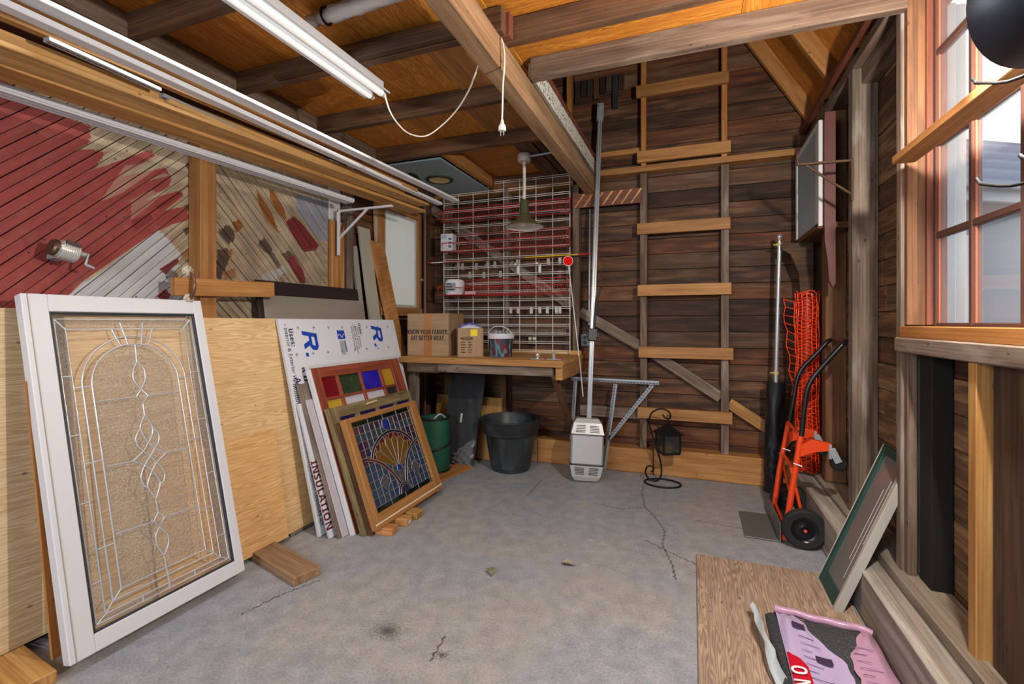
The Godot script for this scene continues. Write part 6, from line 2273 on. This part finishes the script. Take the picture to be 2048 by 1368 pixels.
# ---- under the ceiling ----
func build_overhead():
	# cord of the shop light, looped over the beam, plug hanging down
	var t := thing("power_cord", "white power cord slung from shop light over the main beam", "cord", at(Vector3(-0.77, 2.1, -1.9)))
	var wm := mat(rgb(224, 218, 206), 0.45)
	var st := mb()
	var a := []
	for q in [[769, 185, 2.41], [780, 222, 2.33], [798, 250, 2.28], [820, 268, 2.25], [852, 272, 2.26], [885, 250, 2.30], [915, 218, 2.34], [938, 180, 2.36], [950, 150, 2.365]]:
		a.append(fl(q[0], q[1], q[2]))
	a.append(Vector3(-0.885, 2.42, a[8].z))
	a.append(Vector3(-0.87, 2.505, -2.06))
	a.append(Vector3(-0.82, 2.51, -1.98))
	for q in [[1002, 76], [1008, 100], [1009, 130], [1006, 170], [1005, 215], [1004, 246]]:
		a.append(zp(q[0], q[1], -1.905))
	tube(st, smooth(a, 5), 0.0038, 6)
	wpart(t, "wire", st, wm)
	var p := zp(1004.5, 252, -1.905)
	st = mb()
	lathe(st, [Vector2(0.0, 0.028), Vector2(0.006, 0.026), Vector2(0.008, 0.01), Vector2(0.015, 0.0), Vector2(0.017, -0.018), Vector2(0.015, -0.022), Vector2(0.0, -0.022)], 14, T(p.x, p.y, p.z))
	var plg := wpart(t, "plug", st, wm)
	for k in [-1, 1]:
		st = mb()
		bb(st, p + Vector3(k * 0.007 - 0.001, -0.042, -0.003), p + Vector3(k * 0.007 + 0.001, -0.022, 0.003), 0.0)
		wpart(plg, "prong", st, M.steel)
	# hang wire of the light
	# plastic wrapped roll lying above
	t = thing("wrapped_roll", "roll in clear plastic wrap tucked between the ceiling joists", "roll", at(Vector3(-1.25, 2.56, -1.62)))
	st = mb()
	var g := []
	for j in 26:
		var row := []
		for i in 17:
			var an := TAU * i / 16.0
			var v := j / 25.0
			var r := 0.034 + 0.0025 * sin(i * 2.0 + j * 1.1) + 0.002 * sin(j * 2.7) - (0.008 if j < 5 else 0.0)
			row.append(Vector3(-1.565 + 0.70 * v, 2.562 + r * sin(an), -1.625 + 0.04 * v + r * cos(an)))
		g.append(row)
	surf(st, g)
	for e in [0, 25]:
		var c := Vector3(-1.565 + (0.70 if e else 0.0), 2.562, -1.625 + (0.04 if e else 0.0))
		for i in 16:
			if e:
				tri(st, c, g[e][i + 1], g[e][i], Vector3.RIGHT)
			else:
				tri(st, c, g[e][i], g[e][i + 1], Vector3.LEFT)
	wpart(t, "plastic_wrap", st, mat(rgb(206, 202, 200), 0.18))
	st = mb()
	tube(st, [Vector3(-1.47, 2.562, -1.62), Vector3(-1.466, 2.562, -1.62)], 0.038, 16)
	wpart(t, "tape_band", st, M.black)
	# speaker panel
	t = thing("speaker_panel", "blue grey panel with a round speaker in the ceiling corner", "speaker", at(Vector3(-2.03, 2.49, -3.55)))
	st = mb()
	var hole := []
	var cz := -3.6
	var cxx := -2.035
	bb(st, Vector3(-2.31, 2.482, -4.085), Vector3(-1.775, 2.496, -3.15), 0.002)
	wpart(t, "panel", st, mat(rgb(132, 152, 158), 0.6))
	st = mb()
	lathe(st, [Vector2(0.118, -0.001), Vector2(0.118, -0.008), Vector2(0.10, -0.012), Vector2(0.088, -0.006), Vector2(0.088, -0.001)], 36, T(cxx, 2.482, cz))
	wpart(t, "surround", st, mat(rgb(34, 44, 40), 0.7))
	st = mb()
	lathe(st, [Vector2(0.089, -0.009), Vector2(0.05, -0.004), Vector2(0.03, -0.0025), Vector2(0.0, -0.006)], 36, T(cxx, 2.482, cz))
	wpart(t, "cone", st, mat(rgb(206, 182, 130), 0.7))
	st = mb()
	tube(st, [Vector3(-2.2, 2.476, -3.52), Vector3(-2.17, 2.47, -3.42), Vector3(-2.18, 2.478, -3.36)], 0.02, 6)
	wpart(t, "cable_clump", st, M.black)
	# enamel pendant lamp
	var x := -1.22
	var z := -3.48
	t = thing("pendant_lamp", "green enamel pendant lamp on a white rod above the workbench", "lamp", at(Vector3(x, 1.99, z)))
	st = mb()
	lathe(st, [Vector2(0.0, 0.565), Vector2(0.05, 0.565), Vector2(0.052, 0.55), Vector2(0.05, 0.51), Vector2(0.046, 0.505), Vector2(0.0, 0.503)], 24)
	part(t, "ceiling_box", st, mat(rgb(196, 190, 176), 0.5))
	st = mb()
	tube(st, [Vector3(0, 0.505, 0), Vector3(0, 0.2, 0)], 0.0125, 12)
	part(t, "rod", st, mat(Color.WHITE, 0.5, 0.0, blot_tex(541, [rgb(150, 140, 124), rgb(206, 200, 186), rgb(214, 208, 196), rgb(212, 206, 194)], 64, 0.06)))
	st = mb()
	tube(st, [Vector3(0.05, 0.545, 0.0), Vector3(0.4, 0.56, 0.0)], 0.009, 8)
	part(t, "conduit", st, M.galv)
	st = mb()
	lathe(st, [Vector2(0.0, 0.215), Vector2(0.028, 0.212), Vector2(0.034, 0.195), Vector2(0.037, 0.12), Vector2(0.045, 0.085), Vector2(0.05, 0.08)], 28)
	part(t, "neck", st, mat(rgb(70, 74, 50), 0.35))
	st = mb()
	lathe(st, [Vector2(0.046, 0.085), Vector2(0.07, 0.055), Vector2(0.11, 0.03), Vector2(0.146, 0.008), Vector2(0.15, 0.0)], 40)
	var shd := part(t, "shade", st, mat(rgb(88, 84, 56), 0.3))
	st = mb()
	lathe(st, [Vector2(0.1485, 0.0), Vector2(0.143, 0.006), Vector2(0.108, 0.026), Vector2(0.068, 0.05), Vector2(0.044, 0.08), Vector2(0.0, 0.08)], 40)
	part(shd, "shade_lining", st, mat(rgb(226, 226, 222), 0.35), "white enamel lining")
	st = mb()
	lathe(st, [Vector2(0.0, 0.005), Vector2(0.018, 0.01), Vector2(0.03, 0.03), Vector2(0.024, 0.055), Vector2(0.014, 0.075), Vector2(0.0, 0.08)], 20)
	part(t, "bulb", st, mat(rgb(236, 234, 226), 0.2))

# ---- on the back wall ----
func build_wall_things():
	# ladder of fir rungs nailed over the studs
	var t := thing("wall_ladder", "ladder of fir two by four rungs nailed across wall studs", "ladder", at(Vector3(-0.07, 0.4, -4.06)))
	var rows := [[1272, 172, 1458, 142, 1.0], [1274, 303, 1462, 283, 1.0], [1274, 447, 1461, 433, 1.0], [1275, 570, 1463, 564, 1.0], [1277, 693, 1467, 695, 1.0], [1275, 814, 1465, 824, 1.0]]
	var fx := [0, 1, 0, 1, 0, 0]
	for k in 6:
		var r: Array = rows[k]
		var a := zp(r[0], r[1], -4.062)
		var b := zp(r[2], r[3], -4.062)
		var st := mb()
		var yy := (a.y + b.y) * 0.5
		bb(st, Vector3(a.x, a.y - 0.092, -4.1), Vector3(b.x, a.y, -4.062), 0.002)
		wpart(t, "rung", st, M.fir[fx[k]])
	# row of little offcuts high up
	for k in 8:
		var px: float = 1150 + k * 12.5
		var p := zp(px, 168 - k * 2.2, -4.18)
		var st := mb()
		var h: float = [0.16, 0.13, 0.15, 0.15, 0.13, 0.14, 0.26, 0.12][k]
		bb(st, Vector3(p.x, 3.37 - h + 0.02 * (k % 3), -4.199), Vector3(p.x + 0.046, 3.40, -4.17), 0.002)
		var cols := [rgb(112, 100, 88), rgb(90, 84, 78), rgb(132, 120, 102), rgb(176, 138, 84), rgb(70, 64, 60), rgb(150, 138, 122), rgb(84, 104, 122), rgb(140, 112, 86)]
		solo("wood_offcut", ["brown grey", "dark grey", "weathered", "honey coloured", "blackened", "pale grey", "longest blue painted", "reddish brown"][k] + " wood offcut in the row nailed high on gable", "offcut", st, mat(cols[k], 0.8, 0.0, M.stud[0].albedo_texture), Transform3D.IDENTITY, "offcuts nailed in a row on the gable")
	# striped scrap board
	var a := zp(1148, 412, -4.09)
	t = thing("striped_board", "dark board with slanted bare wood stripes on back wall", "board", at(a))
	var st := mb()
	bb(st, Vector3(-0.985, 2.25, -4.1), Vector3(-0.40, 2.375, -4.085), 0.002)
	wpart(t, "board", st, M.red[0])
	for k in 7:
		st = mb()
		var x: float = -0.97 + k * 0.08
		prism(st, [Vector2(x, 2.255), Vector2(x + 0.014, 2.255), Vector2(x + 0.10, 2.37), Vector2(x + 0.082, 2.37)], 0.002, T(0, 0, -4.086))
		wpart(t, "bare_stripe", st, M.lum[2])
	# pencil sharpener on the left wall
	var p := xp(132, 502, -2.395)
	var xf := Transform3D(Basis(Vector3(0, -0.25, -1).normalized(), Vector3(-0.1, 1, -0.25).normalized(), Vector3(1, 0, 0)).orthonormalized(), p)
	t = thing("pencil_sharpener", "old metal crank pencil sharpener screwed on red wall boards", "pencil sharpener", xf)
	st = mb()
	var cyl := Transform3D(Basis(Vector3(0, 0, 1), -PI / 2), Vector3.ZERO)
	lathe(st, [Vector2(0.0, -0.035), Vector2(0.034, -0.035), Vector2(0.037, -0.03), Vector2(0.037, 0.034), Vector2(0.033, 0.038), Vector2(0.0, 0.038)], 24, cyl)
	var drum := part(t, "drum", st, mat(rgb(186, 184, 178), 0.3, 0.5))
	st = mb()
	for k in 9:
		var rp := []
		for i in 20:
			var an := TAU * i / 20.0
			rp.append(Vector3(-0.022 + k * 0.0065, 0.0374 * cos(an), 0.0374 * sin(an)))
		tube(st, rp, 0.0016, 4, true)
	part(drum, "ribs", st, mat(rgb(206, 204, 196), 0.4))
	st = mb()
	bb(st, Vector3(-0.02, 0.02, 0.028), Vector3(0.03, 0.034, 0.037), 0.0)
	part(drum, "name_plate", st, mat(rgb(60, 58, 56), 0.4))
	st = mb()
	lathe(st, [Vector2(0.0, -0.052), Vector2(0.028, -0.052), Vector2(0.034, -0.046), Vector2(0.034, -0.036)], 24, cyl)
	part(t, "pencil_dial", st, mat(rgb(96, 78, 64), 0.4, 0.6))
	st = mb()
	bb(st, Vector3(-0.02, -0.03, -0.085), Vector3(0.02, 0.03, -0.03), 0.004)
	part(t, "wall_foot", st, M.galv)
	st = mb()
	tube(st, [Vector3(0.038, 0.008, 0), Vector3(0.075, 0.008, 0.0)], 0.012, 10)
	tube(st, [Vector3(0.07, 0.012, 0.012), Vector3(0.068, -0.038, 0.014)], 0.005, 6)
	tube(st, [Vector3(0.068, -0.036, 0.014), Vector3(0.10, -0.04, 0.014)], 0.006, 8)
	part(t, "crank", st, M.steel)
	# iron pull handle hung on the cross piece
	var hz := -2.33
	p = xp(386, 545, hz)
	t = thing("pull_handle", "rusty pull handle with round plates hanging over the fir cross piece", "handle", at(p))
	for q in [[376, 542, 0.03], [378, 598, 0.028]]:
		var c := xp(q[0], q[1], -2.345)
		st = mb()
		lathe(st, [Vector2(0.0, 0.008), Vector2(q[2] * 0.8, 0.006), Vector2(q[2], 0.0)], 20, Transform3D(Basis(Vector3(0, 0, 1), -PI / 2), c))
		wpart(t, "rose_plate", st, mat(Color.WHITE, 0.5, 0.2, blot_tex(551, [rgb(96, 76, 56), rgb(196, 188, 164), rgb(204, 196, 176), rgb(110, 60, 36)], 64, 0.05)))
	st = mb()
	tube(st, smooth([xp(380, 544, -2.345), xp(385, 552, -2.33), xp(389, 565, -2.315), xp(388, 580, -2.315), xp(384, 592, -2.33), xp(381, 598, -2.345)], 5), 0.008, 8)
	wpart(t, "grip", st, mat(rgb(120, 84, 66), 0.35, 0.5))

# ---- lower right: plywood on the floor, paving bag; window bar, hooks ----
func build_floor_things():
	# white knobbed handle leaning behind the big carton
	var kt := thing("knob_handle", "grey rod with a white knob poking up behind the big carton", "rod", at(Vector3(-2.235, 0.975, -3.88)))
	var ks := mb()
	tube(ks, [zp(800, 610, -3.86), Vector3(-2.235, 0.975, -3.88)], 0.009, 8)
	wpart(kt, "rod", ks, M.galv)
	ks = mb()
	var kp := zp(800, 608, -3.86)
	lathe(ks, [Vector2(0, -0.02), Vector2(0.014, -0.016), Vector2(0.02, 0.0), Vector2(0.014, 0.016), Vector2(0, 0.02)], 16, T(kp.x, kp.y, kp.z))
	wpart(kt, "knob", ks, M.white)
	var st := mb()
	bb(st, Vector3(0.02, 0.0, -2.73), Vector3(0.655, 0.012, -1.25), 0.001)
	solo("floor_plywood", "weathered plywood piece lying flat on the floor by the kerb", "plywood", st, tinted("plyf", Color(1, 1, 1)))
	# bag of patching material
	var t := thing("asphalt_bag", "torn pink plastic bag of black asphalt patch on plywood", "bag", at(Vector3(0.47, 0.012, -1.95)))
	var f := func(u: float, v: float, lift: float) -> Vector3:
		# u across (0 left .. 1 right), v from back (0) to front (1)
		var x0 := lerpf(0.285, 0.27, v)
		var x1 := lerpf(0.655, 0.66, v)
		var e := minf(1.0, minf(minf(u, 1.0 - u) * 7.0, v * 7.0))
		var hgt := 0.014 + 0.06 * sqrt(clampf(e, 0.0, 1.0)) + 0.008 * sin(u * 9.0 + v * 3.0) * e + 0.006 * sin(v * 11.0) * e
		return Vector3(lerpf(x0, x1, u), hgt + lift, lerpf(-2.26, -1.35, v) + 0.03 * u * (1.0 - v))
	st = mb()
	var g := []
	for j in 31:
		var row := []
		for i in 25:
			row.append(f.call(i / 24.0, j / 30.0, 0.0))
		g.append(row)
	surf(st, g)
	wpart(t, "asphalt_block", st, mat(Color.WHITE, 0.8, 0.0, blot_tex(561, [rgb(30, 32, 34), rgb(48, 50, 54), rgb(58, 60, 64), rgb(66, 68, 72), rgb(120, 124, 128)], 256, 0.3)))
	# film left of the tear and right of it
	var pm := mat(rgb(182, 166, 204), 0.3)
	var pk := mat(rgb(184, 144, 172), 0.3)
	for side in 2:
		st = mb()
		g = []
		for j in 41:
			var v := j / 40.0
			# ragged tear line, running diagonally from the back left to the front middle
			var tl := 0.24 + 0.30 * smoothstep(0.0, 0.42, v) + 0.08 * v + 0.02 * sin(v * 22.0) + 0.012 * sin(v * 61.0)
			var tr := tl + 0.55 * (1.0 - smoothstep(0.04, 0.40, v)) + 0.03 + 0.015 * sin(v * 31.0 + 1.0)
			var row := []
			for i in 17:
				var w := i / 16.0
				var u := lerpf(0.085, tl, w) if side == 0 else lerpf(minf(tr, 0.99), 1.01, w)
				var p: Vector3 = f.call(clampf(u, 0.0, 1.0), maxf(v, 0.0), 0.006 + 0.003 * sin(w * 14.0 + v * 20.0))
				row.append(p)
			g.append(row)
		surf(st, g)
		wpart(t, "plastic_film", st, pm if side == 0 else pk)
	# rolled back rim of film
	st = mb()
	var rp := []
	for i in 15:
		var u := i / 14.0
		var p: Vector3 = f.call(lerpf(0.1, 0.98, u), 0.03, 0.016)
		rp.append(p + Vector3(0, -0.008 * u, -0.01 + 0.004 * sin(u * 20.0)))
	tube(st, rp, 0.016, 8)
	wpart(t, "rolled_edge", st, pk)
	# printed red band with the brand letters, black bars and lines of small print
	var band := mb()
	g = []
	for j in 21:
		var v := 0.36 + 0.62 * j / 20.0
		var row := []
		for i in 5:
			row.append(f.call(0.09 + 0.15 * i / 4.0 * smoothstep(0.0, 0.25, (v - 0.36) / 0.3 + 0.05), v, 0.011))
		g.append(row)
	surf(band, g)
	var rband := wpart(t, "red_band", band, mat(rgb(190, 18, 44), 0.35))
	var wm := mat(rgb(232, 228, 232), 0.4)
	for k in 6:
		var v := 0.47 + k * 0.075
		var c: Vector3 = f.call(0.145, v, 0.014)
		var cu: Vector3 = (f.call(0.21, v, 0.014) - f.call(0.09, v, 0.014)).normalized()
		var cv: Vector3 = (f.call(0.145, v + 0.03, 0.014) - f.call(0.145, v - 0.03, 0.014)).normalized()
		var bs := Basis(cv, cu, cv.cross(cu)).orthonormalized()
		lettering(rband, "ONKBIO"[k], 0.048, wm, Transform3D(bs, c))
	var ink := mat(rgb(58, 40, 70), 0.6)
	for q in [[0.2, 0.31, 0.17], [0.33, 0.46, 0.34]]:
		st = mb()
		g = []
		for j in 3:
			var row := []
			for i in 6:
				row.append(f.call(lerpf(q[0], q[1], i / 5.0), q[2] + 0.018 * j, 0.0125))
			g.append(row)
		surf(st, g)
		wpart(t, "black_print_bar", st, ink)
	for k in 34:
		var v := 0.25 + (k % 17) * 0.038
		var u0 := 0.23 if k < 17 else 0.66
		var u1 := u0 + 0.13 + 0.05 * sin(k * 2.3)
		st = mb()
		var lp := []
		for i in 6:
			lp.append(f.call(lerpf(u0, u1, i / 5.0), v, 0.0112))
		tube(st, lp, 0.0011, 4)
		wpart(t, "small_print", st, mat(rgb(120, 96, 134), 0.6) if k % 3 else ink)
	# torn flap on the left
	st = mb()
	g = []
	for j in 13:
		var row := []
		for i in 4:
			var v := j / 12.0
			row.append(Vector3(lerpf(0.225, 0.285, v) + 0.012 * i + 0.006 * sin(j * 2.0), 0.02 + 0.02 * sin(i * 1.4 + j * 0.5) + 0.03 * (1.0 - v), lerpf(-2.24, -1.5, v)))
		g.append(row)
	surf(st, g)
	wpart(t, "torn_flap", st, mat(rgb(190, 200, 206), 0.35))
	# dry leaves
	for q in [[983, 1147, 0.4, 0.9], [1137, 1131, 1.7, 0.8]]:
		var p := fl(q[0], q[1])
		st = mb()
		g = []
		for j in 9:
			var row := []
			var v := j / 8.0
			var hw := 0.024 * sin(PI * pow(v, 0.8)) * (0.8 + 0.3 * sin(j * 2.6))
			for i in 5:
				var u := i / 4.0 - 0.5
				row.append(Vector3(u * 2.0 * hw, 0.004 + absf(u) * 0.02 + 0.008 * sin(v * 4.0), (v - 0.5) * 0.07))
			g.append(row)
		surf(st, g)
		solo("dry_leaf", "curled dry leaf on the floor, %s one" % ("the greenish" if q[3] > 0.85 else "the tan"), "leaf", st, mat(rgb(122, 124, 84) if q[3] > 0.85 else rgb(150, 142, 118), 0.8), at(p, q[2]))
	# lath across the window
	st = mb()
	bb(st, Vector3(0.715, 1.855, -2.22), Vector3(0.788, 1.885, -0.98), 0.003)
	solo("window_lath", "fir lath nailed across the paned window between the studs", "lath", st, M.fir[1])
	# black garden hooks poking in from beside the window
	for q in [[[1944, 157], [1950, 162], [1960, 166], [2048, 152], "upper black wire hook reaching across the paned window"], [[1953, 357], [1958, 364], [1970, 369], [2048, 367], "middle black wire hook reaching across the paned window"], [[2040, 310], [2044, 314], [2050, 316], [2090, 330], "short black wire hook tip at window's lower panes"]]:
		var pts := []
		for k in 4:
			pts.append(xp(q[k][0], q[k][1], 0.70))
		pts.append(Vector3(0.70, pts[3].y, -1.16))
		pts.append(Vector3(0.788, pts[3].y, -1.16))
		st = mb()
		tube(st, smooth(pts, 4), 0.0045, 6)
		solo("wire_hook", q[4], "hook", st, M.black, Transform3D.IDENTITY, "black wire hooks by the window")

# ---- what the window looks out on ----
func build_neighbour():
	var d := Vector3(0.857, 0, -0.514)
	var n := Vector3(0.514, 0, 0.857)
	var t := thing("neighbour_house", "grey neighbouring house with shingled roof seen through window", "house", Transform3D(Basis(d, Vector3.UP, n), Vector3(4.8, -0.16, -10.7)))
	var st := mb()
	bb(st, Vector3(-7, 0, -1.4), Vector3(9, 3.1, 1.4), 0.0)
	part(t, "wall", st, mat(rgb(118, 124, 134), 0.8))
	st = mb()
	bb(st, Vector3(-7.2, 3.0, 1.62), Vector3(9.2, 3.2, 1.7), 0.0)
	part(t, "fascia", st, mat(rgb(176, 180, 186), 0.7))
	var sm := [mat(rgb(112, 120, 134), 0.9), mat(rgb(124, 132, 146), 0.9), mat(rgb(104, 112, 126), 0.9)]
	for k in 15:
		st = mb()
		box(st, Transform3D(Basis(Vector3.RIGHT, 0.68), Vector3(1.0, 3.2 + 0.093 * k, 1.72 - 0.115 * k)), Vector3(16.4, 0.02, 0.19), 0.0)
		part(t, "shingle_course", st, sm[k % 3])
	for x in [-3.4, -0.9, 1.7, 4.6]:
		st = mb()
		bb(st, Vector3(x, 1.2, 1.4), Vector3(x + 1.2, 2.6, 1.44), 0.0)
		part(t, "window", st, mat(rgb(196, 202, 210), 0.3))
	var o := thing("downpipe", "pale painted downpipe standing right outside the paned window", "pipe", at(Vector3(1.5, -0.16, -3.75)))
	st = mb()
	bb(st, Vector3(1.42, -0.16, -3.85), Vector3(1.50, 3.2, -3.65), 0.01)
	wpart(o, "pipe", st, mat(rgb(196, 204, 204), 0.6))
	st = mb()
	bb(st, Vector3(1.50, -0.16, -3.80), Vector3(1.56, 3.2, -3.68), 0.01)
	wpart(o, "board", st, mat(rgb(210, 212, 206), 0.6))

func build_objects():
	build_leaded_door()
	build_stained_panel()
	build_sashes()
	build_insulation()
	build_plywood_stack()
	build_bench()
	build_bench_things()
	build_grid()
	build_under_bench()
	build_opener()
	build_corner()
	build_lumber()
	build_overhead()
	build_wall_things()
	build_floor_things()
	build_neighbour()
	build_lamps()
# ---- lamps ----
func build_lamps():
	# twin tube shop light
	var t := thing("shop_light", "twin tube white fluorescent shop light hanging under the joists", "light", Transform3D(Basis.IDENTITY, Vector3(-1.53, 2.43, -1.44)))
	var st := mb()
	bb(st, Vector3(-0.04, 0.03, -0.62), Vector3(0.04, 0.065, 0.62), 0.004)
	part(t, "housing", st, M.white)
	st = mb()
	for sx in [-1, 1]:
		quad(st, Vector3(0, 0.03, 0.62), Vector3(0, 0.03, -0.62), Vector3(sx * 0.075, 0.0, -0.62), Vector3(sx * 0.075, 0.0, 0.62))
	bb(st, Vector3(0.073, -0.004, -0.62), Vector3(0.077, 0.004, 0.62), 0.0)
	bb(st, Vector3(-0.077, -0.004, -0.62), Vector3(-0.073, 0.004, 0.62), 0.0)
	part(t, "reflector", st, M.white)
	var em := mat(rgb(240, 240, 238), 0.4)
	em.emission_enabled = true
	em.emission = Color(0.98, 0.97, 0.95)
	em.emission_energy_multiplier = 0.3
	for sx in [-1, 1]:
		st = mb()
		tube(st, [Vector3(sx * 0.035, 0.0, -0.6), Vector3(sx * 0.035, 0.0, 0.6)], 0.019, 12)
		part(t, "tube", st, em)
		st = mb()
		tube(st, [Vector3(sx * 0.035, 0.0, -0.625), Vector3(sx * 0.035, 0.0, -0.6)], 0.016, 10)
		part(t, "end_cap", st, M.whitew)
	var al := AreaLight3D.new()
	al.name = "tube_light"
	al.area_size = Vector2(0.14, 1.2)
	al.light_energy = 1.15
	al.light_color = Color(1.0, 0.98, 0.95)
	al.shadow_enabled = true
	t.add_child(al)
	al.transform = Transform3D(Basis(Vector3.RIGHT, -PI / 2), Vector3(0, -0.03, 0))
	# clamp lamp by the window
	var ax := Vector3(-0.35, 0.2, -0.9).normalized()
	var yb := ax
	var xb := Vector3.UP.cross(yb).normalized()
	var zb := xb.cross(yb).normalized()
	var p := Vector3(0.68, 1.94, -1.33)
	t = thing("clamp_lamp", "dark metal dish clamp lamp in front of the paned window", "lamp", Transform3D(Basis(xb, yb, zb), p))
	st = mb()
	var pr := [Vector2(0.001, -0.09), Vector2(0.035, -0.088), Vector2(0.045, -0.07), Vector2(0.09, -0.045), Vector2(0.125, -0.015), Vector2(0.14, 0.01), Vector2(0.137, 0.01), Vector2(0.122, -0.011), Vector2(0.088, -0.04), Vector2(0.04, -0.064), Vector2(0.001, -0.07)]
	lathe(st, pr, 40)
	part(t, "dish", st, mat(rgb(70, 70, 76), 0.4, 0.7))
	st = mb()
	var bp := []
	for i in 9:
		bp.append(Vector2(0.03 * sin(PI * i / 8.0), 0.03 - 0.03 * cos(PI * i / 8.0)))
	lathe(st, bp, 16)
	var bm := mat(rgb(250, 248, 244), 0.4)
	bm.emission_enabled = true
	bm.emission = Color(1, 0.98, 0.94)
	bm.emission_energy_multiplier = 2.0
	part(t, "bulb", st, bm)
	st = mb()
	tube(st, [Vector3(0, -0.09, 0), Vector3(0, -0.15, 0)], 0.022, 10)
	part(t, "socket", st, M.black)
	st = mb()
	tube(st, [Vector3(0, -0.12, 0), Vector3(0.05, -0.14, 0), Vector3(0.10, -0.12, 0.0)], 0.006, 6)
	part(t, "clamp_arm", st, M.steel)
	var ol := OmniLight3D.new()
	ol.name = "bulb_light"
	ol.light_energy = 3.3
	ol.light_color = Color(1.0, 0.97, 0.93)
	ol.light_size = 0.03
	ol.omni_range = 15.0
	ol.omni_attenuation = 2.0
	ol.shadow_enabled = true
	t.add_child(ol)
	ol.position = Vector3(0, 0.03, 0)
